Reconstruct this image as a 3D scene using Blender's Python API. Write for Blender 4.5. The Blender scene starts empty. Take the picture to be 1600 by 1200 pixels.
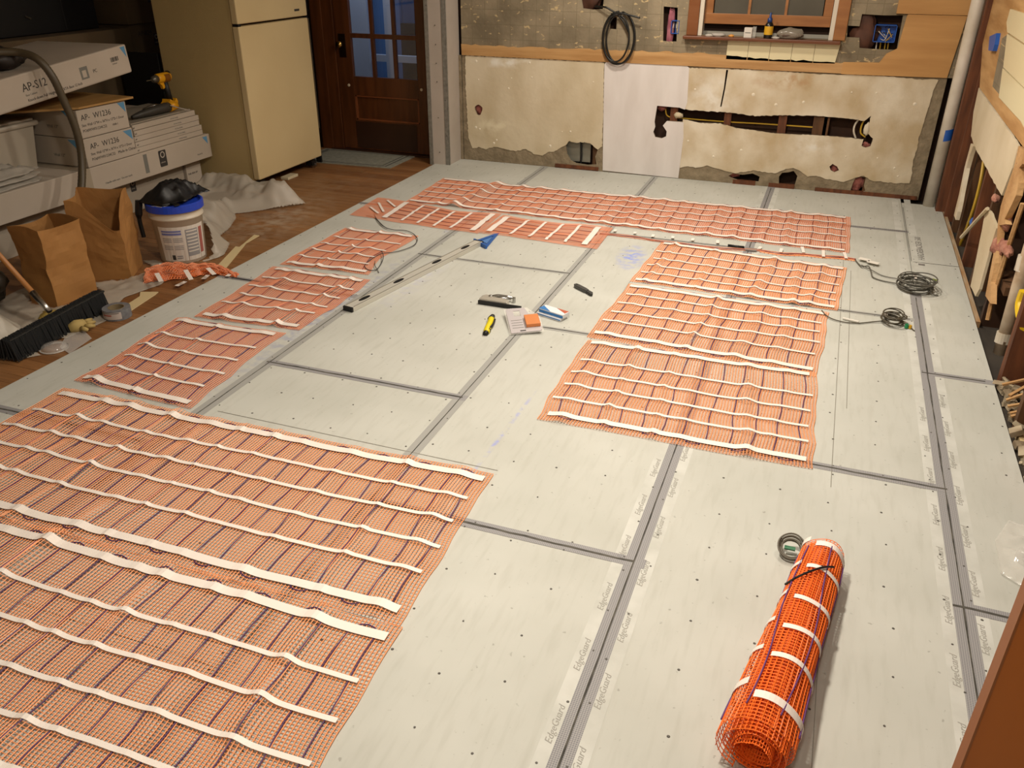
import bpy, math, random
import numpy as np
from mathutils import Vector, Matrix, noise
from mathutils.geometry import tessellate_polygon

# ------------------------------------------------------------------ camera, world, light, exposure
SC = bpy.context.scene
CAM_H = 1.66
FPX = 1297.358
YAW, PITCH, ROLL = (math.radians(a) for a in (-20.29819369, 28.05476027, 0.17307793))
_f = Vector((math.sin(YAW)*math.cos(PITCH), math.cos(YAW)*math.cos(PITCH), -math.sin(PITCH)))
_r = Vector((math.cos(YAW), -math.sin(YAW), 0.0)); _u = _r.cross(_f)
CR = _r*math.cos(ROLL) + _u*math.sin(ROLL); CU = -_r*math.sin(ROLL) + _u*math.cos(ROLL); CF = _f
cd = bpy.data.cameras.new('camera'); cam = bpy.data.objects.new('camera', cd); SC.collection.objects.link(cam)
cd.sensor_width = 36.0; cd.lens = FPX*36.0/1600.0; cd.clip_start = 0.05; cd.clip_end = 100
cam.matrix_world = Matrix(((CR.x, CU.x, -CF.x, 0), (CR.y, CU.y, -CF.y, 0), (CR.z, CU.z, -CF.z, CAM_H), (0, 0, 0, 1)))
SC.camera = cam
SC.view_settings.view_transform = 'Standard'; SC.view_settings.look = 'None'
SC.view_settings.gamma = 1; SC.view_settings.use_curve_mapping = False
SC.view_settings.exposure = 0.40
w = bpy.data.worlds.new('dusk'); SC.world = w; w.use_nodes = True
w.node_tree.nodes['Background'].inputs[0].default_value = (0.20, 0.29, 0.45, 1)
w.node_tree.nodes['Background'].inputs[1].default_value = 1.5
def lamp(name, loc, power, size, col, aim=None, kind='AREA'):
    l = bpy.data.lights.new(name, kind); l.energy = power; l.color = col
    if kind == 'AREA': l.shape = 'DISK'; l.size = size
    o = bpy.data.objects.new(name, l); SC.collection.objects.link(o); o.location = loc
    if aim is not None:
        o.rotation_euler = (Vector(aim)-Vector(loc)).to_track_quat('-Z', 'Y').to_euler()
    return o
WARM = (1.0, 0.895, 0.765)
lamp('ceiling_lamp_near', (-0.75, 1.9, 2.40), 46, 0.22, WARM)
lamp('ceiling_lamp_middle', (-0.55, 4.3, 2.40), 40, 0.22, WARM)
lamp('ceiling_lamp_back', (-1.4, 5.5, 2.40), 24, 0.22, WARM)
lamp('ceiling_lamp_entry', (-0.2, -0.25, 2.40), 13, 0.22, WARM)
lamp('porch_dusk_fill', (-3.9, 6.95, 2.35), 7, 0.25, (0.62, 0.76, 1.0), aim=(-3.9, 7.5, .8))  # added bluish fill standing in for dusk light, brightens the porch posts
lamp('ceiling_lamp_right', (0.35, 3.1, 2.40), 10, 0.22, WARM)

# ------------------------------------------------------------------ helpers
def ray(x, y): return CF*FPX + CR*(x-800) - CU*(y-600)
CO = Vector((0, 0, CAM_H))
def G(x, y, z=0.0): d = ray(x, y); return CO + d*((z-CAM_H)/d.z)       # photo point on a level plane
def WY(x, y, Y=6.65): d = ray(x, y); return CO + d*(Y/d.y)             # photo point on the back wall
def WX(x, y, X): d = ray(x, y); return CO + d*(X/d.x)                  # photo point on a side plane

def col(h):
    h = h.lstrip('#'); v = [int(h[i:i+2], 16)/255 for i in (0, 2, 4)]
    return tuple((c/12.92 if c <= 0.04045 else ((c+0.055)/1.055)**2.4) for c in v) + (1,)
MATS = {}
def mat(name, c, rough=0.6, metal=0.0, var=None, vscale=6.0, vstretch=(1, 1, 1), bump=0.0, bscale=60.0, spec=0.5, alpha=1.0, trans=0.0, detail=6, coords='Object', ramp=(0.35, 0.65)):
    if name in MATS: return MATS[name]
    m = bpy.data.materials.new(name); m.use_nodes = True; nt = m.node_tree; b = nt.nodes['Principled BSDF']
    b.inputs['Base Color'].default_value = col(c); b.inputs['Roughness'].default_value = rough
    b.inputs['Metallic'].default_value = metal; b.inputs['Specular IOR Level'].default_value = spec
    b.inputs['Alpha'].default_value = alpha; b.inputs['Transmission Weight'].default_value = trans
    tc = nt.nodes.new('ShaderNodeTexCoord')
    if var:
        mp = nt.nodes.new('ShaderNodeMapping'); mp.inputs['Scale'].default_value = vstretch
        nt.links.new(tc.outputs[coords], mp.inputs[0])
        n = nt.nodes.new('ShaderNodeTexNoise'); n.inputs['Scale'].default_value = vscale; n.inputs['Detail'].default_value = detail
        nt.links.new(mp.outputs[0], n.inputs['Vector'])
        r = nt.nodes.new('ShaderNodeValToRGB'); r.color_ramp.elements[0].position = ramp[0]; r.color_ramp.elements[1].position = ramp[1]
        r.color_ramp.elements[0].color = col(var); r.color_ramp.elements[1].color = col(c)
        nt.links.new(n.outputs['Fac'], r.inputs[0]); nt.links.new(r.outputs[0], b.inputs['Base Color'])
    if bump:
        n2 = nt.nodes.new('ShaderNodeTexNoise'); n2.inputs['Scale'].default_value = bscale; n2.inputs['Detail'].default_value = 4
        nt.links.new(tc.outputs['Object'], n2.inputs['Vector'])
        bp = nt.nodes.new('ShaderNodeBump'); bp.inputs['Strength'].default_value = bump; bp.inputs['Distance'].default_value = 0.01
        nt.links.new(n2.outputs['Fac'], bp.inputs['Height']); nt.links.new(bp.outputs[0], b.inputs['Normal'])
    MATS[name] = m; return m

WORLD = {}
def _link(o, parent, local=False, bevel=0.0, smooth=False):
    SC.collection.objects.link(o)
    if parent is not None:
        o.parent = parent
        if not local: o.matrix_parent_inverse = WORLD[parent.name].inverted()
    WORLD[o.name] = (WORLD[parent.name].copy() if (parent is not None and local) else Matrix.Identity(4))
    if bevel:
        b = o.modifiers.new('bevel', 'BEVEL'); b.width = bevel; b.segments = 2; b.limit_method = 'ANGLE'
    return o
def tag(o, label=None, cat=None, group=None, kind=None):
    if label: o['label'] = label
    if cat: o['category'] = cat
    if group: o['group'] = group
    if kind: o['kind'] = kind
    return o
def thing(name, label, cat, loc=(0, 0, 0), rz=0.0, group=None, kind=None):
    o = bpy.data.objects.new(name, None); o.empty_display_size = 0.05
    o.location = loc; o.rotation_euler = (0, 0, rz)
    SC.collection.objects.link(o); WORLD[o.name] = Matrix.Translation(loc) @ Matrix.Rotation(rz, 4, 'Z')
    return tag(o, label, cat, group, kind)

class MB:
    def __init__(s): s.v = []; s.f = []
    def add(s, vs, fs, M=None):
        k = len(s.v)
        s.v += [tuple(M @ Vector(p)) if M is not None else tuple(p) for p in vs]
        s.f += [tuple(i+k for i in f) for f in fs]; return s
    def box(s, lo, hi, M=None):
        x0, y0, z0 = lo; x1, y1, z1 = hi
        return s.add([(x0,y0,z0),(x1,y0,z0),(x1,y1,z0),(x0,y1,z0),(x0,y0,z1),(x1,y0,z1),(x1,y1,z1),(x0,y1,z1)],
                     [(0,3,2,1),(4,5,6,7),(0,1,5,4),(1,2,6,5),(2,3,7,6),(3,0,4,7)], M)
    def tube(s, pts, r, n=8, M=None, cap=True, closed=False):
        pts = [Vector(p) for p in pts]; N = len(pts); rs = r if isinstance(r, (list, tuple)) else [r]*N
        vs = []; fs = []; up = None
        for i in range(N):
            if closed: t = (pts[(i+1) % N]-pts[i-1])
            else: t = (pts[min(i+1, N-1)]-pts[max(i-1, 0)])
            if t.length < 1e-9: t = Vector((0, 0, 1))
            t.normalize()
            if up is None:
                a = Vector((0, 0, 1)) if abs(t.z) < 0.9 else Vector((1, 0, 0)); up = (a - t*a.dot(t)).normalized()
            else:
                up = up - t*up.dot(t); up = up.normalized() if up.length > 1e-6 else Vector((1, 0, 0))
            sd = t.cross(up)
            for k in range(n):
                a = 2*math.pi*k/n; vs.append(pts[i] + (up*math.cos(a)+sd*math.sin(a))*rs[i])
        for i in range(N if closed else N-1):
            j = (i+1) % N
            for k in range(n):
                fs.append((i*n+k, i*n+(k+1) % n, j*n+(k+1) % n, j*n+k))
        if cap and not closed: fs.append(tuple(range(n))); fs.append(tuple((N-1)*n+k for k in reversed(range(n))))
        return s.add(vs, fs, M)
    def lathe(s, prof, n=32, M=None, cap=True):
        vs = []; fs = []
        for r, z in prof:
            for k in range(n): a = 2*math.pi*k/n; vs.append((r*math.cos(a), r*math.sin(a), z))
        for i in range(len(prof)-1):
            for k in range(n): fs.append((i*n+k, i*n+(k+1) % n, (i+1)*n+(k+1) % n, (i+1)*n+k))
        if cap:
            if prof[0][0] > 1e-5: fs.append(tuple(reversed(range(n))))
            if prof[-1][0] > 1e-5: fs.append(tuple((len(prof)-1)*n+k for k in range(n)))
        return s.add(vs, fs, M)
    def prism(s, loops, z0, z1, M=None):
        """loops[0] outer, others holes; 2D points, extruded z0..z1"""
        tri = tessellate_polygon([[Vector((p[0], p[1], 0)) for p in l] for l in loops])
        flat = [p for l in loops for p in l]; n = len(flat)
        vs = [(p[0], p[1], z0) for p in flat] + [(p[0], p[1], z1) for p in flat]
        fs = [(a, b, c) for a, b, c in tri] + [(c+n, b+n, a+n) for a, b, c in tri]
        k = 0
        for l in loops:
            m = len(l)
            for i in range(m): fs.append((k+i, k+(i+1) % m, k+(i+1) % m+n, k+i+n))
            k += m
        return s.add(vs, fs, M)
    def grid(s, F, nu, nv, M=None):
        vs = [F(i/nu, j/nv) for j in range(nv+1) for i in range(nu+1)]
        fs = [(j*(nu+1)+i, j*(nu+1)+i+1, (j+1)*(nu+1)+i+1, (j+1)*(nu+1)+i) for j in range(nv) for i in range(nu)]
        return s.add(vs, fs, M)
    def build(s, name, m, parent=None, local=False, bevel=0.0, smooth=False, solid=0.0, sub=0):
        me = bpy.data.meshes.new(name); me.from_pydata(s.v, [], s.f); me.materials.append(m)
        import bmesh
        bm = bmesh.new(); bm.from_mesh(me); bmesh.ops.recalc_face_normals(bm, faces=bm.faces); bm.to_mesh(me); bm.free()
        if smooth:
            me.polygons.foreach_set('use_smooth', [True]*len(me.polygons))
        me.update()
        o = bpy.data.objects.new(name, me); _link(o, parent, local, bevel)
        if solid: q = o.modifiers.new('solid', 'SOLIDIFY'); q.thickness = solid; q.offset = 0
        if sub: q = o.modifiers.new('sub', 'SUBSURF'); q.levels = sub; q.render_levels = sub
        return o
def box(name, lo, hi, m, parent=None, local=False, bevel=0.0, M=None): return MB().box(lo, hi, M).build(name, m, parent, local, bevel)

def npmesh(name, V, F, m, parent, smooth=False):
    """V (n,3), F (k,4) numpy"""
    me = bpy.data.meshes.new(name); me.vertices.add(len(V)); me.vertices.foreach_set('co', V.astype(np.float32).ravel())
    k = F.shape[1]; me.loops.add(F.size); me.loops.foreach_set('vertex_index', F.astype(np.int32).ravel())
    me.polygons.add(len(F)); me.polygons.foreach_set('loop_start', (np.arange(len(F))*k).astype(np.int32))
    me.polygons.foreach_set('loop_total', np.full(len(F), k, dtype=np.int32))
    me.polygons.foreach_set('use_smooth', np.full(len(F), smooth)); me.update(calc_edges=True); me.materials.append(m)
    o = bpy.data.objects.new(name, me); return _link(o, parent)

def threads(P, hw, hh, NRM=None):
    """P (K,N,3) polylines -> triangular prisms; returns V,F"""
    K, N, _ = P.shape
    T = np.empty_like(P); T[:, 1:-1] = P[:, 2:]-P[:, :-2]; T[:, 0] = P[:, 1]-P[:, 0]; T[:, -1] = P[:, -1]-P[:, -2]
    T /= np.linalg.norm(T, axis=2, keepdims=True)+1e-12
    U = np.zeros_like(P); U[..., 2] = 1
    if NRM is not None: U = NRM
    S = np.cross(T, U); S /= np.linalg.norm(S, axis=2, keepdims=True)+1e-12
    V = np.stack([P+S*hw, P-S*hw, P+U*hh], axis=2)     # K,N,3,3
    idx = np.arange(K*N*3).reshape(K, N, 3)
    a = idx[:, :-1]; b = idx[:, 1:]
    F = [np.stack([a[..., i], a[..., (i+1) % 3], b[..., (i+1) % 3], b[..., i]], -1).reshape(-1, 4) for i in range(3)]
    return V.reshape(-1, 3), np.concatenate(F)
def joinVF(L):
    V = []; F = []; k = 0
    for v, f in L: V.append(v); F.append(f+k); k += len(v)
    return np.concatenate(V), np.concatenate(F)

def text(name, s, size, m, M, parent=None, local=False, shear=0.0, align='LEFT', join=None, depth=0.0004):
    c = bpy.data.curves.new(name, 'FONT'); c.body = s; c.size = size; c.shear = shear; c.extrude = depth; c.align_x = align; c.resolution_u = 2
    o = bpy.data.objects.new('tmp_text', c); SC.collection.objects.link(o)
    bpy.context.view_layer.update()
    me = bpy.data.meshes.new_from_object(o.evaluated_get(bpy.context.evaluated_depsgraph_get()))
    bpy.data.objects.remove(o); bpy.data.curves.remove(c)
    me.transform(M); me.name = name
    if join is not None:
        join.add([v.co for v in me.vertices], [tuple(p.vertices) for p in me.polygons]); bpy.data.meshes.remove(me); return None
    me.materials.clear(); me.materials.append(m)
    ob = bpy.data.objects.new(name, me); return _link(ob, parent, local)
def frame3(o, x, y):
    """matrix with columns x, y, x cross y at o"""
    x = Vector(x).normalized(); y = Vector(y); y = (y-x*y.dot(x)).normalized(); z = x.cross(y)
    return Matrix(((x.x, y.x, z.x, o[0]), (x.y, y.y, z.y, o[1]), (x.z, y.z, z.z, o[2]), (0, 0, 0, 1)))
def fbm(x, y, z=0.0, o=4): return noise.fractal(Vector((x, y, z)), 1.0, 2.0, o)
def smooth_path(pts, n=8):
    pts = [Vector(p) for p in pts]; out = []
    for i in range(len(pts)-1):
        p0 = pts[max(i-1, 0)]; p1 = pts[i]; p2 = pts[i+1]; p3 = pts[min(i+2, len(pts)-1)]
        for k in range(n):
            t = k/n
            out.append(0.5*((2*p1)+(p2-p0)*t+(2*p0-5*p1+4*p2-p3)*t*t+(3*p1-p0-3*p2+p3)*t**3))
    out.append(pts[-1]); return out
def ragged(pts, amp, step, seed, closed=True):
    """subdivide a 2D outline and jitter it"""
    rnd = random.Random(seed); out = []; n = len(pts)
    for i in range(n if closed else n-1):
        a = Vector(pts[i][:2]); b = Vector(pts[(i+1) % n][:2]); k = max(1, int((b-a).length/step))
        for j in range(k):
            q = a.lerp(b, j/k); out.append((q.x+rnd.uniform(-amp, amp), q.y+rnd.uniform(-amp, amp)))
    if not closed: out.append(tuple(pts[-1][:2]))
    return out
def inside(p, poly):
    c = False; n = len(poly); j = n-1
    for i in range(n):
        if (poly[i][1] > p[1]) != (poly[j][1] > p[1]) and p[0] < (poly[j][0]-poly[i][0])*(p[1]-poly[i][1])/(poly[j][1]-poly[i][1])+poly[i][0]: c = not c
        j = i
    return c
def edge_dist(p, poly):
    d = 9; n = len(poly)
    for i in range(n):
        a = Vector(poly[i][:2]); b = Vector(poly[(i+1) % n][:2]); ab = b-a; t = max(0, min(1, (Vector(p)-a).dot(ab)/max(ab.length_squared, 1e-9)))
        d = min(d, (Vector(p)-(a+ab*t)).length)
    return d
def sheet(name, outline, hgt, m, parent=None, step=0.025, freq=5.0, seed=0, base=0.004, dome=0.0, solid=0.0012, ridge=True, avoid=()):
    """crumpled film over a floor outline: folds are real relief"""
    xs = [p[0] for p in outline]; ys = [p[1] for p in outline]; x0, x1, y0, y1 = min(xs), max(xs), min(ys), max(ys)
    nx = int((x1-x0)/step)+1; ny = int((y1-y0)/step)+1; idx = {}; V = []; F = []
    def vert(i, j):
        if (i, j) not in idx:
            x = x0+i*step; y = y0+j*step
            n1 = fbm(x*freq+seed*7.1, y*freq, seed, 4)
            r = (1-abs(n1)*2.2) if ridge else n1*0.5+0.5
            e = min(1.0, edge_dist((x, y), outline)/0.10)
            z = base + hgt*max(0, r)*(0.08+0.92*e) + dome*e*e*(3-2*e)
            x += 0.3*step*fbm(x*9, y*9, 3+seed); y += 0.3*step*fbm(x*9, y*9, 7+seed)
            idx[(i, j)] = len(V); V.append((x, y, z))
        return idx[(i, j)]
    for i in range(nx):
        for j in range(ny):
            px_, py_ = x0+(i+.5)*step, y0+(j+.5)*step
            if any((px_-a)**2+(py_-b)**2 < q*q for a, b, q in avoid): continue
            if inside((px_, py_), outline): F.append((vert(i, j), vert(i+1, j), vert(i+1, j+1), vert(i, j+1)))
    from collections import Counter
    ec = Counter(tuple(sorted((f[k], f[(k+1) % 4]))) for f in F for k in range(4)); bd = {v for e_, c_ in ec.items() if c_ == 1 for v in e_}
    for v in bd:
        p = Vector(V[v][:2]); best = None
        for k in range(len(outline)):
            a = Vector(outline[k][:2]); b = Vector(outline[(k+1) % len(outline)][:2]); ab = b-a; t = max(0, min(1, (p-a).dot(ab)/max(ab.length_squared, 1e-9))); q = a+ab*t
            if best is None or (p-q).length < (p-best).length: best = q
        if (p-best).length < step*1.3: V[v] = (best.x, best.y, V[v][2])
    mb = MB(); mb.v = V; mb.f = F
    return mb.build(name, m, parent, smooth=True, solid=solid)

# ------------------------------------------------------------------ materials
def board_material():
    m = mat('cement_board', '#bcbdb5', 0.75, var='#afb0a7', vscale=2.2, vstretch=(1, 1, 1), coords='Object', ramp=(0.3, 0.7))
    nt = m.node_tree; b = nt.nodes['Principled BSDF']; src = b.inputs['Base Color'].links[0].from_socket
    g = nt.nodes.new('ShaderNodeNewGeometry')
    def mix(a_sock, colr, fac_sock):
        x = nt.nodes.new('ShaderNodeMix'); x.data_type = 'RGBA'; nt.links.new(fac_sock, x.inputs[0]); nt.links.new(a_sock, x.inputs[6]); x.inputs[7].default_value = col(colr); return x.outputs[2]
    def mth(op, a, bb=None, v=None):
        x = nt.nodes.new('ShaderNodeMath'); x.operation = op; x.use_clamp = True
        nt.links.new(a, x.inputs[0])
        if bb is not None: nt.links.new(bb, x.inputs[1])
        elif v is not None: x.inputs[1].default_value = v
        return x.outputs[0]
    # fine fibre streaks and scattered dirt specks, fixed to the board
    mp = nt.nodes.new('ShaderNodeMapping'); mp.inputs['Scale'].default_value = (14, 2.0, 1); nt.links.new(g.outputs['Position'], mp.inputs[0])
    n = nt.nodes.new('ShaderNodeTexNoise'); n.inputs['Scale'].default_value = 3; n.inputs['Detail'].default_value = 5; nt.links.new(mp.outputs[0], n.inputs['Vector'])
    r = nt.nodes.new('ShaderNodeMapRange'); r.inputs['From Min'].default_value = 0.5; r.inputs['From Max'].default_value = 0.8; r.inputs['To Max'].default_value = 0.35; nt.links.new(n.outputs['Fac'], r.inputs[0])
    src = mix(src, '#9c9b8f', r.outputs[0])
    v = nt.nodes.new('ShaderNodeTexNoise'); v.inputs['Scale'].default_value = 55; v.inputs['Detail'].default_value = 2; nt.links.new(g.outputs['Position'], v.inputs['Vector'])
    r2 = nt.nodes.new('ShaderNodeMapRange'); r2.inputs['From Min'].default_value = 0.69; r2.inputs['From Max'].default_value = 0.76; r2.inputs['To Max'].default_value = 0.5; nt.links.new(v.outputs['Fac'], r2.inputs[0])
    src = mix(src, '#77756c', r2.outputs[0])
    # blue chalk dust where lines were snapped
    for (cx, cy, rx, ry, rot, amt, cc) in ((-0.975, 4.68, .10, .26, .1, .75, '#7f8fd0'), (-0.972, 2.55, .012, .42, -0.02, .75, '#8f96cc'), (-2.20, 4.98, .05, .33, 0.0, .7, '#7f8cc0'),
                                       (-2.23, 3.3, .07, 1.2, 0, .42, '#8288a8'), (-0.33, 5.9, .25, .22, 0.5, .22, '#8f96b8'), (-2.0, 3.9, .10, .6, 0.0, .3, '#a8aac0')):
        mp = nt.nodes.new('ShaderNodeMapping'); mp.vector_type = 'TEXTURE'; mp.inputs['Location'].default_value = (cx, cy, 0); mp.inputs['Rotation'].default_value = (0, 0, rot); mp.inputs['Scale'].default_value = (rx, ry, 1)
        nt.links.new(g.outputs['Position'], mp.inputs[0])
        gr = nt.nodes.new('ShaderNodeTexGradient'); gr.gradient_type = 'SPHERICAL'; nt.links.new(mp.outputs[0], gr.inputs[0])
        nn = nt.nodes.new('ShaderNodeTexNoise'); nn.inputs['Scale'].default_value = 22; nn.inputs['Detail'].default_value = 6; nt.links.new(g.outputs['Position'], nn.inputs['Vector'])
        rr = nt.nodes.new('ShaderNodeMapRange'); rr.inputs['From Min'].default_value = 0.42; rr.inputs['From Max'].default_value = 0.6; rr.inputs['To Max'].default_value = amt*1.6; nt.links.new(nn.outputs['Fac'], rr.inputs[0])
        src = mix(src, cc, mth('MULTIPLY', gr.outputs['Fac'], rr.outputs[0]))
    nt.links.new(src, b.inputs['Base Color']); return m

M_board = board_material()
M_sub = mat('subfloor', '#3a332a', 0.9, var='#2a241d', vscale=5)
M_plank = mat('oak_strip', '#8d6239', 0.5, var='#735030', vscale=2.5, vstretch=(1.2, 9, 1), coords='Generated', bump=0.05)
M_plank2 = mat('oak_strip_pale', '#96693f', 0.5, var='#7d5632', vscale=3, vstretch=(1.2, 9, 1), coords='Generated', bump=0.05)
M_plank3 = mat('oak_strip_dark', '#835832', 0.5, var='#6b4726', vscale=3, vstretch=(1.2, 9, 1), coords='Generated', bump=0.05)
M_plaster = mat('old_plaster', '#d0c4aa', 0.8, var='#bcad8e', vscale=1.8, vstretch=(1.8, 1, 1.0), bump=0.25, bscale=25)
M_plaster2 = mat('stained_plaster', '#d6ccb6', 0.8, var='#b8a583', vscale=3.0, vstretch=(1.3, 1, 1.1), bump=0.35, bscale=22)
M_plbase = mat('plaster_backing', '#8e8068', 0.9, var='#776a54', vscale=14, bump=0.8, bscale=40)
M_white = mat('white_patch', '#d9d4d0', 0.6, var='#d0cac5', vscale=3, vstretch=(3, 1, .8), bump=0.05)
M_ply = mat('plywood', '#c29a66', 0.55, var='#a67c4a', vscale=2.2, vstretch=(0.7, 1, 9), bump=0.1)
M_ply2 = mat('plywood_sheet', '#bf9258', 0.5, var='#b0824a', vscale=2.0, vstretch=(0.8, 1, 8))
M_stud = mat('stud_wood', '#5f3f22', 0.8, var='#42290f', vscale=4, vstretch=(8, 8, 1))
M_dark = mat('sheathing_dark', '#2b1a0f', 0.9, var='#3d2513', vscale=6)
M_studred = mat('stud_reddish', '#6d3d1e', 0.75, var='#4f2a12', vscale=4, vstretch=(8, 8, 1))
M_pink = mat('insulation_pink', '#a06258', 0.95, var='#6f3c34', vscale=18, bump=1.0, bscale=60)
M_kraft_face = mat('kraft_facing', '#54301d', 0.7, var='#3a1f12', vscale=8)
M_drywall = mat('joint_compound_grey', '#b3a99f', 0.75, var='#a89e93', vscale=3)
M_bead = mat('corner_bead', '#7f7c74', 0.6, var='#6b6860', vscale=40)
M_tile = mat('cream_tile', '#d9cfa9', 0.25)
M_door = mat('door_wood', '#5c3318', 0.35, var='#472610', vscale=2.5, vstretch=(9, 9, 1), bump=0.04)
M_doordark = mat('kick_plate_brown', '#341d10', 0.4)
M_winwood = mat('window_wood', '#7d4c28', 0.4, var='#76431b', vscale=3, vstretch=(1, 8, 8))
M_sash = mat('sash_wood', '#9c6838', 0.4, var='#87562b', vscale=3, vstretch=(1, 6, 6))
M_paintw = mat('white_paint', '#cfc6b4', 0.5)
M_black = mat('black_plastic', '#0c0c0d', 0.5)
M_metal = mat('bright_metal', '#b9b9b6', 0.28, metal=1.0)
M_pvc = mat('pvc_white', '#e3dccf', 0.35, var='#c2b8a4', vscale=4)
M_bluebox = mat('blue_plastic', '#1f55a8', 0.4)
M_yel = mat('yellow_cable', '#b8942a', 0.5)
M_print = mat('print_grey', '#77766f', 0.8)
M_ink = mat('print_black', '#33302e', 0.7)

def dust(m, c, r, colr, amt):
    nt = m.node_tree; b = nt.nodes['Principled BSDF']; src = b.inputs['Base Color'].links[0].from_socket; g = nt.nodes.new('ShaderNodeNewGeometry')
    mp = nt.nodes.new('ShaderNodeMapping'); mp.vector_type = 'TEXTURE'; mp.inputs['Location'].default_value = c; mp.inputs['Scale'].default_value = r; nt.links.new(g.outputs['Position'], mp.inputs[0])
    gr = nt.nodes.new('ShaderNodeTexGradient'); gr.gradient_type = 'SPHERICAL'; nt.links.new(mp.outputs[0], gr.inputs[0])
    n = nt.nodes.new('ShaderNodeTexNoise'); n.inputs['Scale'].default_value = 12; n.inputs['Detail'].default_value = 5; nt.links.new(g.outputs['Position'], n.inputs['Vector'])
    k = nt.nodes.new('ShaderNodeMapRange'); k.inputs['From Min'].default_value = .4; k.inputs['From Max'].default_value = .65; k.inputs['To Max'].default_value = amt; nt.links.new(n.outputs['Fac'], k.inputs[0])
    mu = nt.nodes.new('ShaderNodeMath'); mu.operation = 'MULTIPLY'; mu.use_clamp = True; nt.links.new(gr.outputs['Fac'], mu.inputs[0]); nt.links.new(k.outputs[0], mu.inputs[1])
    x = nt.nodes.new('ShaderNodeMix'); x.data_type = 'RGBA'; nt.links.new(mu.outputs[0], x.inputs[0]); nt.links.new(src, x.inputs[6]); x.inputs[7].default_value = col(colr); nt.links.new(x.outputs[2], b.inputs['Base Color'])
for m_ in (M_plank, M_plank2, M_plank3): dust(m_, (-3.42, 4.55, 0), (.35, .75, 1), '#ad9d88', .75); dust(m_, (-3.5, 5.5, 0), (.5, .8, 1), '#a08a70', .3)
dust(M_plaster2, (-.35, 6.65, .78), (.28, .3, .09), '#a97f50', 1.3); dust(M_plaster2, (-.1, 6.65, .33), (.2, .3, .1), '#ded9cc', 1.4); dust(M_plaster2, (-.85, 6.65, .6), (.25, .3, .25), '#ddd8cb', 1.2)
dust(M_plaster, (-2.5, 6.65, .80), (.35, .3, .05), '#e0dccf', 1.5); dust(M_plaster, (-2.6, 6.65, .3), (.3, .3, .12), '#d9cfb2', 1.2)

# adhesive wall: grey-brown mastic with the ghost grid of removed tiles, scraped to the wood here and there
def mastic_material():
    m = mat('tile_mastic', '#94876f', 0.8, var='#736853', vscale=4, bump=0.4, bscale=30)
    nt = m.node_tree; b = nt.nodes['Principled BSDF']; src = b.inputs['Base Color'].links[0].from_socket
    tc = nt.nodes.new('ShaderNodeTexCoord'); sx = nt.nodes.new('ShaderNodeSeparateXYZ'); nt.links.new(tc.outputs['Object'], sx.inputs[0])
    cb = nt.nodes.new('ShaderNodeCombineXYZ'); nt.links.new(sx.outputs['X'], cb.inputs[0]); nt.links.new(sx.outputs['Z'], cb.inputs[1])
    br = nt.nodes.new('ShaderNodeTexBrick'); br.offset = 0; br.inputs['Scale'].default_value = 1; br.inputs['Brick Width'].default_value = 0.108; br.inputs['Row Height'].default_value = 0.108
    br.inputs['Mortar Size'].default_value = 0.0035; br.inputs['Mortar Smooth'].default_value = 0.8; nt.links.new(cb.outputs[0], br.inputs['Vector'])
    br.inputs['Color1'].default_value = (0, 0, 0, 1); br.inputs['Color2'].default_value = (0.25, 0.25, 0.25, 1); br.inputs['Mortar'].default_value = (1, 1, 1, 1)
    mx = nt.nodes.new('ShaderNodeMix'); mx.data_type = 'RGBA'; mx.inputs[7].default_value = col('#5f573f')
    ml = nt.nodes.new('ShaderNodeMath'); ml.operation = 'MULTIPLY'; ml.inputs[1].default_value = 0.5; nt.links.new(br.outputs['Color'], ml.inputs[0])
    nt.links.new(ml.outputs[0], mx.inputs[0]); nt.links.new(src, mx.inputs[6])
    n = nt.nodes.new('ShaderNodeTexNoise'); n.inputs['Scale'].default_value = 1; n.inputs['Detail'].default_value = 3
    mp = nt.nodes.new('ShaderNodeMapping'); mp.inputs['Scale'].default_value = (22, 1, 38); mp.inputs['Rotation'].default_value = (0, 0.5, 0); nt.links.new(tc.outputs['Object'], mp.inputs[0]); nt.links.new(mp.outputs[0], n.inputs['Vector'])
    r = nt.nodes.new('ShaderNodeMapRange'); r.inputs['From Min'].default_value = 0.645; r.inputs['From Max'].default_value = 0.70; r.inputs['To Max'].default_value = 0.85; nt.links.new(n.outputs['Fac'], r.inputs[0])
    m2 = nt.nodes.new('ShaderNodeMix'); m2.data_type = 'RGBA'; m2.inputs[7].default_value = col('#c4ad80'); nt.links.new(r.outputs[0], m2.inputs[0]); nt.links.new(mx.outputs[2], m2.inputs[6])
    nt.links.new(m2.outputs[2], b.inputs['Base Color']); return m
M_mastic = mastic_material()

# ------------------------------------------------------------------ floor
YB = 6.65; XE = 0.845; XL = -3.07
floor = tag(box('floor', (-6.4, -0.6, -0.16), (1.05, 6.95, -0.03), M_sub), kind='structure')
cols = [(XL, -2.165, [-0.6, 0.43, 2.0, 3.553, 5.13, YB]), (-2.165, -1.237, [-0.6, 1.19, 2.735, 4.283, 5.83, YB]),
        (-1.237, -0.335, [-0.6, 0.43, 1.975, 3.525, 5.08, YB]), (-0.335, 0.583, [-0.6, 1.19, 2.725, 4.265, 5.80, YB]),
        (0.583, XE, [-0.6, 0.55, 2.11, 3.655, 5.19, YB-0.12])]
for x0, x1, ys in cols:
    for a, b_ in zip(ys[:-1], ys[1:]):
        box('cement_board', (x0+.0018, a+.0018, -0.012), (x1-.0018, b_-.0018, 0.0), M_board, floor)
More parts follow.
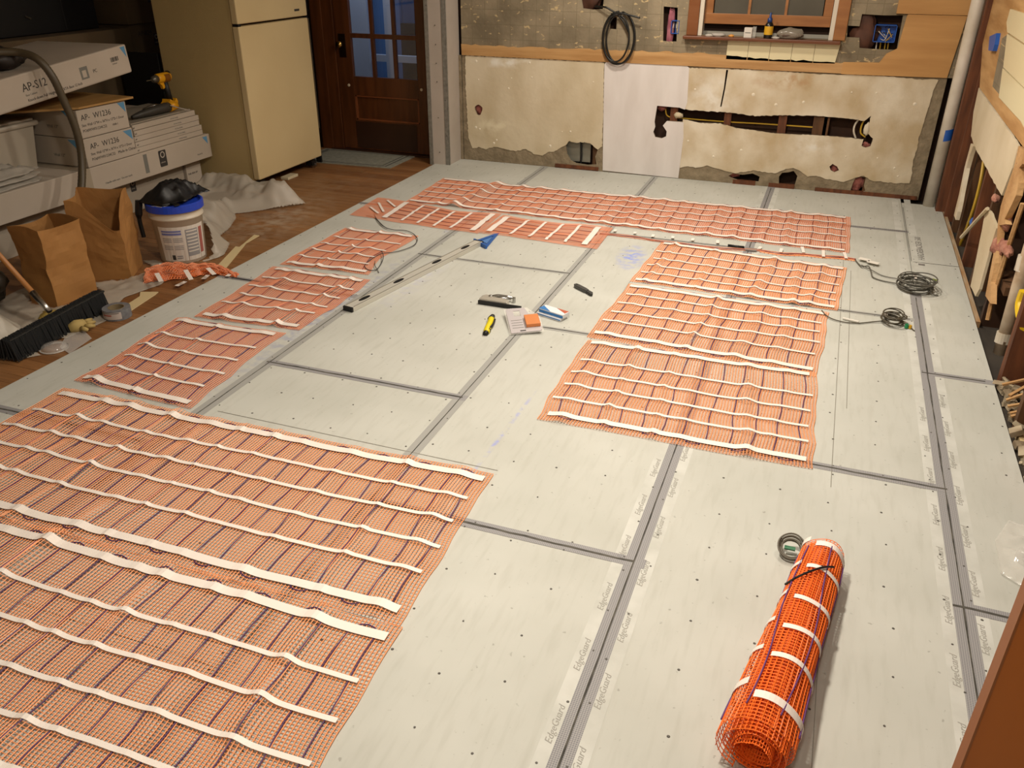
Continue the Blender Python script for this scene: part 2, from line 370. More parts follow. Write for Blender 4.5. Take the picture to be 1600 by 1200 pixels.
# bevelled light bands along the moulded board edges and the glass-fibre joint tape over the seams
M_band = mat('board_edge_band', '#c3c4bd', 0.75, var='#b4b5ad', vscale=9)
def tape_material(name, c, line):
    m = mat(name, c, 0.7, var=c, vscale=5); nt = m.node_tree; b = nt.nodes['Principled BSDF']
    tc = nt.nodes.new('ShaderNodeTexCoord')
    def wave(dirn, scale):
        wv = nt.nodes.new('ShaderNodeTexWave'); wv.bands_direction = dirn; wv.inputs['Scale'].default_value = scale; wv.wave_profile = 'SIN'; nt.links.new(tc.outputs['Object'], wv.inputs[0]); return wv.outputs['Fac']
    mx = nt.nodes.new('ShaderNodeMath'); mx.operation = 'MAXIMUM'; nt.links.new(wave('X', 55), mx.inputs[0]); nt.links.new(wave('Y', 55), mx.inputs[1])
    r = nt.nodes.new('ShaderNodeValToRGB'); r.color_ramp.elements[0].position = 0.75; r.color_ramp.elements[0].color = tuple(list(col(c))[:3])+(1,); r.color_ramp.elements[1].color = col(line); r.color_ramp.elements[1].position = 1.0
    nt.links.new(mx.outputs[0], r.inputs[0]); nt.links.new(r.outputs[0], b.inputs['Base Color']); return m
M_tapeD = tape_material('joint_tape_dark', '#77767a', '#a3a29e')
M_tapeL = tape_material('joint_tape_light', '#8f8f8b', '#a5a59f')
M_seam = mat('open_joint_line', '#35332f', 0.9, var='#57544c', vscale=20)
def strip(name, x0, x1, y0, y1, z, m, th=0.0003): return box(name, (x0, y0, z), (x1, y1, z+th), m, floor)
def vseam(x, y0, y1, tape, tm, hw=0.027, band=True):
    if band:
        for s in (-1, 1):
            xa = x+s*hw*0.7; xb = x+s*0.063
            strip('board_edge_band', min(xa, xb), max(xa, xb), -0.5, YB-.02, 0.0001, M_band)
    if tape: strip('joint_tape', x-hw, x+hw, y0, y1, 0.0005, tm)
    rnd = random.Random(int(x*100)); pts = []; y = y0
    L = []; Rr = []
    while y < y1: L.append((x-.0025+rnd.uniform(-.0012, .0012), y)); Rr.append((x+.0025+rnd.uniform(-.0012, .0012), y)); y += 0.09
    MB().prism([L+Rr[::-1]], 0.0009, 0.0011).build('joint_line', M_seam, floor)
vseam(-0.335, -0.5, YB, True, M_tapeD); vseam(-1.237, -0.5, YB, True, M_tapeL, 0.027, band=False); vseam(-2.165, -0.5, YB, True, M_tapeL, 0.030, band=False)
vseam(0.583, 0.0, 4.66, True, M_tapeD, 0.028)
def hseam(y, x0, x1, tm, hw=0.021, seed=1):
    strip('joint_tape', x0, x1, y-hw, y+hw, 0.0007, tm)
    rnd = random.Random(seed); A = []; B = []; x = x0
    while x < x1: c = rnd.uniform(-.002, .002); A.append((x, y-.004+c)); B.append((x, y+.004+c+rnd.uniform(0, .003))); x += 0.05
    MB().prism([A+B[::-1]], 0.0011, 0.0013).build('joint_line', M_seam, floor)
for i, (y, x0, x1, dk) in enumerate([(1.19, -1.0, -1.0, 0), (1.975, -1.237, -0.30, 1), (3.525, -1.21, -0.36, 0), (5.08, -1.21, -0.36, 0), (2.735, -2.18, -1.21, 1), (4.283, -2.19, -1.21, 0), (5.83, -2.19, -1.21, 0),
                            (2.725, -0.31, 0.60, 1), (4.265, -0.31, 0.56, 0), (5.80, -0.31, 0.60, 1), (1.19, -0.31, 0.55, 1), (2.11, 0.555, XE, 1), (3.655, 0.56, XE, 1), (2.0, XL, -2.19, 1), (3.553, XL, -2.19, 1), (5.13, XL, -2.19, 1)]):
    if x1 > x0: hseam(y, x0, x1, M_tapeD if dk else M_tapeL, 0.022 if dk else 0.018, i)
strip('joint_line', 0.60, XE, 5.188, 5.193, 0.0008, M_seam); strip('joint_line', 0.588, 0.591, 5.2, 6.4, 0.0008, M_seam)
M_pencil = mat('pencil_line', '#807d72', 0.8)
strip('pencil_line', 0.212, 0.2145, 2.6, 6.0, 0.0008, M_pencil); strip('pencil_line', 0.255, 0.2575, 3.2, 4.9, 0.0008, M_pencil)
strip('pencil_line', -2.1, -0.9, 2.288, 2.291, 0.0008, M_pencil); strip('pencil_line', 0.205, 0.2065, 0.6, 2.0, 0.0008, M_pencil); strip('pencil_line', -0.89, -0.888, 3.3, 4.3, 0.0008, M_pencil)
# screw heads, too small to pick apart
sc = MB(); rnd = random.Random(4)
for x0, x1, ys in cols:
    n = max(2, round((x1-x0)/0.2)+1)
    for a, b_ in zip(ys[:-1], ys[1:]):
        k = round((b_-a)/0.2)+1
        for i in range(n):
            for j in range(k):
                if rnd.random() < .08: continue
                x = x0+.035+(x1-x0-.07)*i/(n-1)+rnd.uniform(-.018, .018); y = a+.03+(b_-a-.06)*j/(k-1)+rnd.uniform(-.02, .02)
                if x > XE-.01 or y > YB-.03: continue
                sc.lathe([(0.0042*rnd.uniform(.7, 1.2), 0.0002), (0.0030, 0.0014)], 6, Matrix.Translation((x, y, 0)))
tag(sc.build('screw_heads', mat('screw_dark', '#4a4740', 0.6), floor), kind='stuff')
# printed script along the taped board edges and the stencil on the small end board
pr = MB()
for x, s, y0 in ((-0.335, -1, .80), (-0.335, 1, .70), (0.583, -1, .85), (0.583, 1, .76)):
    y = y0
    while y < 3.4:
        xx = x+s*0.041 - 0.006
        if not (x < 0 and y > 2.6): text('t', 'EdgeGuard', 0.026, M_print, frame3((xx+0.012, y, 0.0008), (0, 1, 0), (-1, 0, 0)), shear=0.3, join=pr, depth=0.0002)
        y += 0.235
pr.build('printed_lettering', mat('print_pale', '#98968e', .8), floor)
pr2 = MB(); text('t', 'HARDIEBACKER 500', 0.052, M_ink, frame3((0.665, 5.24, 0.0006), (0, 1, 0), (-1, 0, 0)), join=pr2, depth=0.0002)
pr2.box((0.625, 5.17-.03, .0003), (0.66, 5.17, .0006)); pr2.build('printed_stencil', mat('stencil_ink', '#6d6a66', 0.8), floor)
# strip wood floor on the left
rnd = random.Random(11); y = 1.0
pw = 0.066
proto = {}
while y < 6.64:
    x = XL-0.004; first = True
    while x > -6.0:
        L = rnd.choice((0.6, 0.9, 1.3)) if not first else rnd.uniform(0.25, 1.2); first = False
        xa = max(x-L, -6.0)
        if y < 5.0 and xa < -4.9: xa = -4.9
        box('floor_plank', (xa+.001, y+.0008, -0.028), (x-.001, min(y+pw, 6.645)-.0008, -0.009-rnd.uniform(0, .0008)), rnd.choice((M_plank, M_plank2, M_plank3, M_plank)), floor)
        x = xa
        if y < 5.0 and x <= -4.9: break
    y += pw
# light dusty film near the fridge is part of the boards' wear; pale wood strip along the right edge of the cement board
box('edge_batten', (XE+.002, 4.35, -0.03), (XE+.022, 6.40, 0.002), mat('raw_pine', '#a8967c', 0.7, var='#9b7448', vscale=5, vstretch=(8, 1, 8)), floor)

# ------------------------------------------------------------------ back wall
def L2(pts, Y=YB): return [(WY(x, y, Y).x, WY(x, y, Y).z) for x, y in pts]
def wprism(mb, loops, y0, y1):     # loops in (x,z) -> wall slab between y0 and y1
    return mb.prism(loops, 0, y1-y0, Matrix(((1, 0, 0, 0), (0, 0, 1, y0), (0, 1, 0, 0), (0, 0, 0, 1))))
slot = L2([(1027,165),(1062,168),(1100,173),(1140,176),(1180,181),(1230,180),(1275,181),(1310,184),(1340,187),(1350,189),(1361,181),(1357,200),(1356,207),(1364,216),(1361,228),(1353,231),(1346,227),(1349,218),(1325,215),(1300,213),(1270,211),(1240,210),(1205,208),(1180,204),(1150,200),(1125,193),(1095,192),(1042,189),(1036,196),(1042,205),(1041,213),(1034,216),(1024,214),(1021,206),(1024,198),(1023,190)])
holeB = L2([(884,226),(890,220),(899,223),(910,222),(921,223),(928,229),(934,234),(930,245),(932,257),(918,258),(900,255),(892,251),(886,241)])
holeC = [(-2.763+.034*math.cos(a)*(1+.2*math.sin(3*a)), .418+.043*math.sin(a)) for a in [i*math.pi/6 for i in range(12)]]
holeD = L2([(1138,275),(1145,271),(1160,273),(1176,271),(1187,276),(1185,284),(1168,283),(1152,281),(1143,278)])
holeE = L2([(1217,276),(1222,270),(1233,269),(1240,267),(1246,275),(1241,291),(1228,291),(1217,289)])
holeF = L2([(1332,288),(1336,279),(1344,276),(1353,277),(1350,290),(1352,299),(1340,300),(1329,298)])
holeG = L2([(1296,260),(1301,256),(1308,260),(1311,266),(1304,269),(1298,266)])
crack = [(-0.792, .565), (-0.782, .565), (-0.770, .70), (-0.765, .828), (-0.779, .828), (-0.781, .70)]
holes = [crack, slot, holeB, holeC, holeD, holeE, holeF, holeG]
ZP = 0.845
mb = MB(); wprism(mb, [[(-2.905, 0), (0.70, 0), (0.705, ZP), (-2.905, ZP)]]+holes, YB, YB+0.014)
wall = tag(mb.build('wall_back', M_plbase), kind='structure')
topz = ZP-.006
bot = L2([(738,232),(748,230),(760,233),(772,229),(790,233),(806,236),(822,233),(834,240),(848,243),(856,238),(868,236),(880,229)])
def clipl(h): return [(x, z) for x, z in h]
# cream face layer in two sheets, ragged at the foot and right edge
left_face = [(-2.875, topz), (-2.875, .60), (-2.868, .35), (-2.862, .20)] + bot + [holeB[0], holeB[1], holeB[2], holeB[3], holeB[4], holeB[5], holeB[6], (-1.69, .20), (-1.695, .5), (-1.71, topz)]
mb = MB(); wprism(mb, [ragged(left_face, .004, .014, 15), holeC], YB-.005, YB-.0005); mb.build('plaster_face', M_plaster, wall)
rag = L2([(1062,262),(1075,259),(1090,262),(1105,258),(1120,263),(1135,268),(1150,270),(1165,268),(1180,266),(1195,269),(1212,270),(1225,265),(1240,262),(1252,268),(1262,276),(1275,274),(1290,279),(1305,281),(1318,284),(1330,280),(1350,274),(1362,282),(1380,284),(1400,286),(1421,286)])
redge = L2([(1425,270),(1427,250),(1433,230),(1437,210),(1444,190),(1450,170),(1456,150),(1462,132),(1466,124)])
right_face = [(-1.06, topz-.01)] + [(-1.06, slot[2][1])] + [p for p in slot if p[0] > -1.05] + [(-1.06, .455), (-1.06, .3)] + rag + redge + [(.55, topz-.012), (.4, topz-.004), (.2, topz), (-.1, topz-.01), (-.5, topz)]
def face_holes(hs):
    return [h for h in hs]
mb = MB(); wprism(mb, [ragged(right_face, .0035, .016, 5), holeG, crack], YB-.005, YB-.0005)
mb.build('plaster_face', M_plaster2, wall)
# white patched panel between the two
wp = L2([(949,95),(960,94),(1072,101),(1077,106),(1074,160)])
k_ = [i for i, p in enumerate(slot) if p[0] < -1.056]; nb_ = [slot[i] for i in k_ if i < 6]; rest_ = [slot[i] for i in k_ if i > 20]
wp += [(-1.0545, slot[2][1])] + nb_[::-1] + rest_[::-1] + [(-1.0545, rest_[0][1])] + L2([(1068,215),(1060,278),(942,266),(943,200),(944,140),(945,100)])
slotw = [(x, z) for x, z in slot if x < -1.075]
mb = MB(); wprism(mb, [wp], YB-.008, YB-.0015); mb.build('white_wall_panel', M_white, wall)
# screws and nicks left in the plaster
sp = MB(); rnd = random.Random(8)
for i in range(34):
    x = rnd.uniform(-2.8, .6); z = rnd.choice((rnd.uniform(.15, .3), rnd.uniform(.6, .82)))
    if -1.72 < x < -1.05: continue
    sp.lathe([(.010*rnd.uniform(.4, 1.3), 0), (.004, .003)], 7, Matrix.Translation((x, YB-.005, z)) @ Matrix.Rotation(math.pi/2, 4, 'X'))
tag(sp.build('filler_spots', mat('filler', '#e0d7c2', .8), wall), kind='stuff')
# timber toe strips below the holes
for xa, xb, z0, z1 in ((-2.08, -1.71, .005, .032), (-.63, -.46, .0, .03), (-.36, -.17, .0, .03), (-.02, .69, .0, .026)):
    box('sole_strip', (xa, YB-.012, z0), (xb, YB+.02, z1), M_studred, wall)
# cavity: sheathing, studs, insulation
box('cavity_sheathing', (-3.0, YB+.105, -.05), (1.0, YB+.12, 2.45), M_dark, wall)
for i, px in enumerate((1052, 1136, 1222, 1281)):
    x = WY(px, 195, YB+.03).x; wdt = (.028, .026, .03, .048)[i]
    box('wall_stud', (x-wdt, YB+.016, 0), (x+wdt, YB+.10, ZP), M_studred if i != 3 else M_stud, wall)
for x in (-2.45, -2.25, -1.75, -.02, .33, .62, -2.88):
    box('wall_stud', (x-.019, YB+.016, 0), (x+.019, YB+.10, 2.4 if x > .5 or x < -1.9 else ZP), M_stud, wall)
def lump(name, c, r, m, parent, seed=0, n=12):
    mb = MB(); vs = []
    def F(u, v):
        a = 2*math.pi*u; b_ = math.pi*(v-.5); d = Vector((math.cos(b_)*math.cos(a), math.cos(b_)*math.sin(a), math.sin(b_)))
        k = 1+.35*fbm(d.x*1.7+seed, d.y*1.7, d.z*1.7)
        return (c[0]+d.x*r[0]*k, c[1]+d.y*r[1]*k, c[2]+d.z*r[2]*k)
    mb.grid(F, n*2, n); return mb.build(name, m, parent, smooth=True)
for i, (c, r) in enumerate([((-2.763, YB+.05, .418), (.06, .035, .07)), ((-.66, YB+.045, .075), (.07, .035, .045)), ((.26, YB+.045, .08), (.06, .035, .07)), ((.09, YB+.045, .165), (.04, .03, .04)), ((.275, YB+.05, .34), (.035, .03, .03)), ((-1.24, YB+.05, .53), (.035, .03, .03))]):
    lump('insulation', c, r, M_pink, wall, i)
lump('plaster_chunk', (-1.10, YB+.012, .48), (.035, .02, .022), M_plaster, wall, 9, 6); lump('plaster_chunk', (.262, YB+.01, .47), (.022, .02, .05), mat('chalky', '#cbbfa8', .9), wall, 10, 6)
box('duct_metal', (-2.02, YB+.06, .05), (-1.80, YB+.066, .22), mat('duct_grey', '#8f8d80', .45, metal=.4), wall)
MB().tube([(-1.875, YB+.04, .0), (-1.872, YB+.045, .1), (-1.880, YB+.04, .25)], .009, 8).build('black_pipe', M_black, wall)
c_ = smooth_path([WY(*p, YB+.045) for p in [(1040,170),(1042,180),(1052,184),(1068,185),(1130,190),(1200,194),(1272,199)]])
MB().tube(c_, .005, 6).build('wall_cable', M_yel, wall)
MB().tube(smooth_path([WY(*p, YB+.03) for p in [(1342,186),(1336,195),(1334,205),(1337,216)]]), .007, 6).build('wall_cable', M_paintw, wall)
MB().tube(smooth_path([WY(*p, YB+.03) for p in [(1350,188),(1346,197),(1345,208),(1352,214)]]), .006, 6).build('wall_cable', M_yel, wall)
# upper wall, mastic covered, with openings
winhole = [(-1.045, 1.06), (-0.055, 1.06), (-0.055, 2.3), (-1.045, 2.3)]
uh1 = L2([(908,-6),(944,-6),(942,14),(926,15),(911,13)]); uh2 = L2([(1037,10),(1059,12),(1057,65),(1045,65),(1036,64)])
uh3 = L2([(953,27),(964,27),(963,46),(953,45)])
uh4 = L2([(1347,22),(1380,24),(1411,24),(1401,78),(1370,77),(1343,75),(1343,59),(1323,58),(1325,40),(1343,41)])
mb = MB(); wprism(mb, [[(-2.905, ZP), (.74, ZP), (.74, 2.45), (-2.905, 2.45)], winhole, uh1, uh2, uh3, uh4], YB, YB+.014); mb.build('mastic_wall', M_mastic, wall)
pr_top = ragged([(-2.9, .925), (-2.5, .922), (-2.0, .925), (-1.5, .932), (-1.0, .935), (-.5, .918), (0, .915), (.25, .92)], .006, .04, 3, closed=False)
mb = MB(); wprism(mb, [[(-2.9, ZP-.002)]+pr_top+[(.25, ZP-.002), (-.60, ZP-.004), (-.6, ZP-.002)]], YB-.014, YB-.001); mb.build('plywood_strip', M_ply, wall)
ps = [(.02, ZP-.006), (.70, ZP+.002), (.735, 1.235), (.30, 1.235), (.30, 1.10), (.24, .96), (.17, .93), (.02, .925)]
mb = MB(); wprism(mb, [ps[:4]+[(.375, 1.235), (.37, 1.225), (.352, 1.02), (.29, .985), (.255, .925), (.02, .918)]], YB-.0165, YB-.001); mb.build('plywood_sheet', M_ply2, wall)
mb = MB(); wprism(mb, [[(.30, 1.238), (.735, 1.238), (.75, 2.4), (.30, 2.4)]], YB-.0165, YB-.001); mb.build('plywood_sheet', M_ply2, wall)
# things inside the openings
lump('insulation', (-1.225, YB+.045, 1.10), (.028, .03, .14), mat('insulation_rose', '#b0707a', .9, var='#8c4c58', vscale=14), wall, 21)
lump('insulation', (-1.86, YB+.05, 1.30), (.10, .03, .10), M_kraft_face, wall, 22)
lump('kraft_flap', (.125, YB+.045, 1.10), (.085, .03, .13), M_kraft_face, wall, 23)
def open_box(name, x0, x1, z0, z1, y, d, m, parent):
    mb = MB(); t = .004
    mb.box((x0, y, z0), (x0+t, y+d, z1)); mb.box((x1-t, y, z0), (x1, y+d, z1)); mb.box((x0, y, z0), (x1, y+d, z0+t)); mb.box((x0, y, z1-t), (x1, y+d, z1)); mb.box((x0, y+d-t, z0), (x1, y+d, z1))
    return mb.build(name, m, parent)
bb = open_box('electrical_box', .185, .325, 1.055, 1.165, YB-.004, .07, M_bluebox, wall)
rnd = random.Random(3)
for i in range(8):
    a = (rnd.uniform(.2, .31), YB+.05, rnd.uniform(1.07, 1.15))
    MB().tube(smooth_path([a, (a[0]+rnd.uniform(-.04, .04), YB+.01, a[2]+rnd.uniform(-.03, .03)), (rnd.uniform(.2, .31), YB+.03, rnd.uniform(1.07, 1.15))], 5), .0025, 5).build('wire', [M_paintw, M_black, M_yel, M_metal][i % 4], bb)
for x in (.215, .24, .27, .29):
    MB().tube([(x, YB+.04, 1.055), (x+.005, YB+.045, .98)], .004, 6).build('wall_cable', M_yel if x > .23 else M_paintw, wall)
bb2 = open_box('electrical_box', -1.215, -1.155, 1.06, 1.15, YB-.002, .06, M_bluebox, wall)
for i in range(4): MB().tube([(-1.205+i*.013, YB+.03, 1.065), (-1.20+i*.012, YB+.005, 1.10), (-1.2+i*.01, YB+.03, 1.145)], .0025, 5).build('wire', [M_paintw, M_black][i % 2], bb2)
# five cream tiles left under the sill
for i in range(5):
    xa = -.790+i*.152; mb = MB()
    if i < 4: mb.box((xa, YB-.014, .902), (xa+.150, YB-.001, 1.033))
    else: wprism(mb, [[(xa, .902), (xa+.148, .905), (xa+.165, 1.045), (xa+.112, 1.045), (xa+.112, 1.030), (xa, 1.030)]], YB-.014, YB-.001)
    mb.build('wall_tile', M_tile, wall, bevel=.001)
mb = MB(); wprism(mb, [L2([(1313,24),(1325,24),(1325,3),(1320,6)])], YB-.014, YB-.001); mb.build('wall_tile', M_tile, wall)

# window
win = thing('window_1', None, None, (-.55, YB, 1.06), kind='structure')
box('window_sill', (-1.11, YB-.075, 1.034), (.0-.02, YB+.11, 1.056), mat('sill_wood', '#6e3f22', .4, var='#573018', vscale=3, vstretch=(1, 8, 8)), win, bevel=.004)
box('window_casing', (-1.095, YB-.022, 1.057), (-1.015, YB+.0, 2.4), M_winwood, win, bevel=.003)
box('window_casing', (-.075, YB-.022, 1.057), (.005, YB+.0, 2.4), M_sash, win, bevel=.003)
box('window_jamb', (-1.014, YB-.01, 1.057), (-.985, YB+.10, 2.4), M_paintw, win); box('window_jamb', (-.105, YB-.01, 1.057), (-.076, YB+.10, 2.4), M_paintw, win)
ys = YB+.03
sb = MB(); sb.box((-.982, ys, 1.135), (-.108, ys+.035, 1.205)); sb.box((-.982, ys, 1.205), (-.925, ys+.035, 1.75)); sb.box((-.165, ys, 1.205), (-.108, ys+.035, 1.75)); sb.box((-.982, ys, 1.72), (-.108, ys+.035, 1.78))
sash = sb.build('window_sash', M_sash, win, bevel=.002)
M_glassgrey = mat('frosted_pane', '#5d5a50', 0.15, var='#4f4c44', vscale=2, spec=.6)
for i in range(3):
    x0 = -.925+i*.2533; box('pane', (x0+.006, ys+.014, 1.205), (x0+.2473, ys+.019, 1.72), M_glassgrey, sash)
    if i: box('muntin', (x0-.009, ys+.003, 1.205), (x0+.009, ys+.032, 1.72), M_sash, sash)
box('window_track', (-.985, YB+.07, 1.057), (-.105, YB+.095, 1.082), mat('track_grey', '#8f8c80', .5), win)
box('night_gap', (-1.0, YB+.118, 1.0), (-.1, YB+.122, 1.2), M_black, win)
box('pane_backing', (-.99, YB+.112, 1.2), (-.10, YB+.116, 2.3), mat('backing_grey', '#57564e', .7), win)  # added grey sheet that keeps the blue dusk out of the panes

# partition stub (grey skim) with corner beads
px0, px1 = -3.11, -2.932
st = tag(box('wall_partition', (px0, 6.405, -.01), (px1, 6.66, 2.45), M_drywall), kind='structure')
box('corner_bead', (px1-.032, 6.400, -.01), (px1+.0015, 6.405, 2.45), M_bead, st); box('corner_bead', (px1, 6.400, -.01), (px1+.002, 6.42, 2.45), M_bead, st)
box('corner_bead', (px0-.002, 6.400, -.01), (px0+.03, 6.4045, 2.45), M_bead, st)
sp = MB(); rnd = random.Random(5)
for i in range(9):
    sp.lathe([(.005, 0), (.003, .002)], 6, Matrix.Translation((rnd.choice((px0+.02, px1-.02, -3.02)), 6.4, .1+i*.14)) @ Matrix.Rotation(math.pi/2, 4, 'X'))
tag(sp.build('screw_heads', mat('screw_dark', '#4a4740'), st), kind='stuff')
box('rough_edge', (px1+.001, 6.640, .0), (px1+.022, 6.662, .84), M_plbase, st)

# ------------------------------------------------------------------ door wall, door with nine lights
wd = tag(box('wall_door', (-6.0, 6.665, -.02), (-4.31, 6.72, 2.45), mat('dark_panelling', '#2d190d', .5, var='#22120a', vscale=3, vstretch=(8, 8, 1))), kind='structure')
box('lintel_panel', (-4.31, 6.665, 2.10), (-3.11, 6.72, 2.45), M_door, wd)
for z0, z1 in ((.12, .62), (.70, 1.05), (1.13, 1.9)):
    for xa in (-4.75, -4.52): box('raised_panel', (xa, 6.655, z0), (xa+.19, 6.667, z1), MATS['dark_panelling'], wd, bevel=.004)
fr = thing('trim_1', None, None, (-3.67, 6.65, 0), kind='structure')
box('door_casing', (-4.30, 6.635, -.009), (-4.19, 6.664, 2.12), M_door, fr, bevel=.004); box('door_stop', (-4.19, 6.64, -.009), (-4.085, 6.68, 2.12), M_door, fr, bevel=.003)
box('door_casing', (-3.235, 6.635, -.009), (-3.105, 6.664, 2.12), M_door, fr, bevel=.004); box('threshold', (-4.19, 6.60, -.02), (-3.11, 6.72, .004), M_doordark, fr)
dr = thing('door_1', None, None, (-4.08, 6.66, 0), kind='structure')
dy0, dy1 = 6.652, 6.692
dx0, dx1 = -4.080, -3.240
gx0, gx1 = -3.935, -3.318
zr = [.625, .935, .972, 1.29, 1.325, 1.62]
mb = MB()
mb.box((dx0, dy0, .008), (gx0, dy1, 2.05)); mb.box((gx1, dy0, .008), (dx1, dy1, 2.05))
mb.box((gx0, dy0, .47), (gx1, dy1, .625)); mb.box((gx0, dy0, .008), (gx1, dy1, .262)); mb.box((gx0, dy0, 1.62), (gx1, dy1, 2.05))
mb.build('door_leaf', M_door, dr, bevel=.002)
box('recessed_panel', (gx0, dy0+.016, .262), (gx1, dy1-.01, .47), M_door, dr)
for a, b_, c, d in ((gx0, gx1, .262, .274), (gx0, gx1, .458, .47), (gx0, gx0+.012, .262, .47), (gx1-.012, gx1, .262, .47)): box('panel_moulding', (a, dy0+.004, c), (b_, dy0+.017, d), mat('moulding_brown', '#7a4526', .35), dr)
box('kick_plate', (gx0-.01, dy0-.003, .02), (gx1-.03, dy0, .25), M_doordark, dr)
gw = (gx1-gx0)/3
for i in (1, 2): box('muntin', (gx0+gw*i-.014, dy0+.002, .625), (gx0+gw*i+.014, dy1-.004, 1.62), M_door, dr)
for z in (.935, 1.29): box('muntin', (gx0, dy0+.001, z), (gx1, dy1-.004, z+.036), M_door, dr)
M_glass = mat('door_glass', '#ffffff', 0.02, trans=1.0); 
for i in range(3):
    for z0, z1 in ((.625, .935), (.971, 1.29), (1.326, 1.62)): box('pane', (gx0+gw*i+.010, dy0+.018, z0-.002), (gx0+gw*(i+1)-.010, dy0+.021, z1+.002), M_glass, dr)
    
pl = box('escutcheon', (-4.052, dy0-.004, .775), (-3.985, dy0, .965), mat('old_bronze', '#241408', .4, metal=.6), dr, bevel=.002)
kb = MB(); kb.lathe([(.012, 0), (.010, .02), (.014, .028), (.026, .036), (.030, .05), (.024, .062), (.0, .066)], 16, Matrix.Translation((-4.02, dy0-.003, .885)) @ Matrix.Rotation(math.pi/2, 4, 'X')); kb.build('door_knob', mat('brass', '#c9a45a', .25, metal=1), dr, smooth=True)
for x in (-3.985, -3.285): MB().lathe([(.012, 0), (.012, .006), (.0, .008)], 10, Matrix.Translation((x, dy0, .55)) @ Matrix.Rotation(math.pi/2, 4, 'X')).build('hook_screw', mat('cream_cap', '#c9b9a0', .4), dr)
# porch seen through the glass
po = thing('porch', None, None, (-4.0, 7.4, 0), kind='structure')
M_po = mat('porch_white', '#c4c8d2', .6); M_pod = mat('porch_dark', '#16202e', .6); M_pog = mat('porch_blue_grey', '#5a7498', .6)
box('porch_floor', (-6.5, 6.75, -.1), (-2.4, 9.0, -.03), M_pod, po)
pos = [(-4.42, -4.15, M_po, .0, 2.4), (-3.98, -3.90, M_po, 0, 2.4), (-3.62, -3.50, M_po, 0, 2.4), (-3.47, -3.2, M_pog, 0, 2.4)]
for a, b_, m, z0, z1 in pos: box('porch_post', (a, 7.35, z0), (b_, 7.43, z1), m, po)
box('porch_rail', (-4.15, 7.37, .66), (-3.2, 7.41, .72), M_po, po); box('porch_rail', (-4.15, 7.37, 1.9), (-3.2, 7.41, 2.0), M_po, po)
box('porch_wall', (-6.5, 7.9, -.1), (-4.1, 7.95, 2.5), M_pog, po); box('porch_step', (-3.55, 7.6, -.1), (-3.0, 8.0, .55), M_pod, po)
box('porch_wall', (-4.1, 7.9, -.1), (-2.0, 7.95, .95), M_pod, po); box('porch_wall', (-4.2, 7.96, -.1), (-1.5, 8.0, 2.5), M_pog, po)  # full-height rear wall added to cover the bright sky behind the door panes

# ------------------------------------------------------------------ ceiling and the walls behind the camera
M_wallp = mat('pale_wall_paint', '#b5a88f', .8)
ceil = tag(box('ceiling', (-6.4, -.9, 2.45), (1.2, 6.95, 2.5), mat('ceiling_white', '#c8bfae', .8)), kind='structure')
tag(box('wall_near', (-6.4, -.95, -.1), (1.2, -.9, 2.45), M_wallp), kind='structure')
tag(box('wall_left', (-6.05, -.9, -.1), (-6.0, 6.72, 2.45), mat('dark_left_wall', '#221d18', .9)), kind='structure')

# ------------------------------------------------------------------ right wall, opened up to the studs
XR = .83
def R2(pts, X=XR): return [(WX(x, y, X).y, WX(x, y, X).z) for x, y in pts]
def rprism(mb, loops, x0, x1):     # loops in (y,z)
    return mb.prism(loops, 0, x1-x0, Matrix(((0, 0, 1, x0), (1, 0, 0, 0), (0, 1, 0, 0), (0, 0, 0, 1))))
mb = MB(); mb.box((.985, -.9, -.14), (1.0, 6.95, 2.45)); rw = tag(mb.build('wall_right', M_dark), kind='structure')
for y, wd_, m in ((6.60, .05, M_stud), (6.28, .024, M_studred), (6.02, .022, M_stud), (5.72, .02, M_stud), (5.32, .02, M_studred), (4.92, .02, M_stud), (4.40, .022, M_dark), (3.72, .03, M_studred), (3.3, .02, M_stud), (2.8, .02, M_studred)):
    box('wall_stud', (.872 if y != 6.28 else .845, y-wd_, -.03), (.984, y+wd_, 2.45), m, rw)
box('corner_post', (.80, 6.38, -.03), (.872, 6.47, 2.45), M_studred, rw)
box('corner_post', (.74, 6.68, -.03), (.86, 6.75, 2.45), M_dark, rw)
mb = MB(); rprism(mb, [ragged(R2([(1529,138),(1560,182),(1590,227),(1588,238),(1582,262),(1573,285),(1565,306),(1553,285),(1541,262),(1528,240),(1522,226),(1517,212),(1521,175)]), .003, .05, 2)], XR, XR+.012)
mb.build('plaster_remnant', M_plaster, rw)
mb = MB(); rprism(mb, [R2([(1540,-6),(1530,137),(1565,186),(1606,240),(1606,-6)])], XR+.002, XR+.015); mb.build('plywood_sheet', M_ply, rw)
mb = MB(); rprism(mb, [R2([(1577,52),(1566,60),(1558,100),(1551,135),(1562,148),(1575,120)])], XR-.001, XR+.002); mb.build('mastic_patch', M_mastic, rw)
for pts in ([(1581,14),(1606,22),(1606,70),(1576,50),(1575,35)], [(1576,53),(1606,73),(1606,140),(1570,105)], [(1569,107),(1606,142),(1606,205),(1598,190),(1563,152)]):
    mb = MB(); rprism(mb, [R2(pts)], XR-.008, XR+.002); mb.build('wall_tile', M_tile, rw)
mb = MB(); rprism(mb, [R2([(1552,57),(1563,52),(1560,70),(1557,80),(1550,79)])], XR-.02, XR+.002); mb.build('electrical_box', M_bluebox, rw)
M_lath = mat('gypsum_lath', '#c09a69', .8, var='#a37b4c', vscale=6, bump=.5, bscale=40)
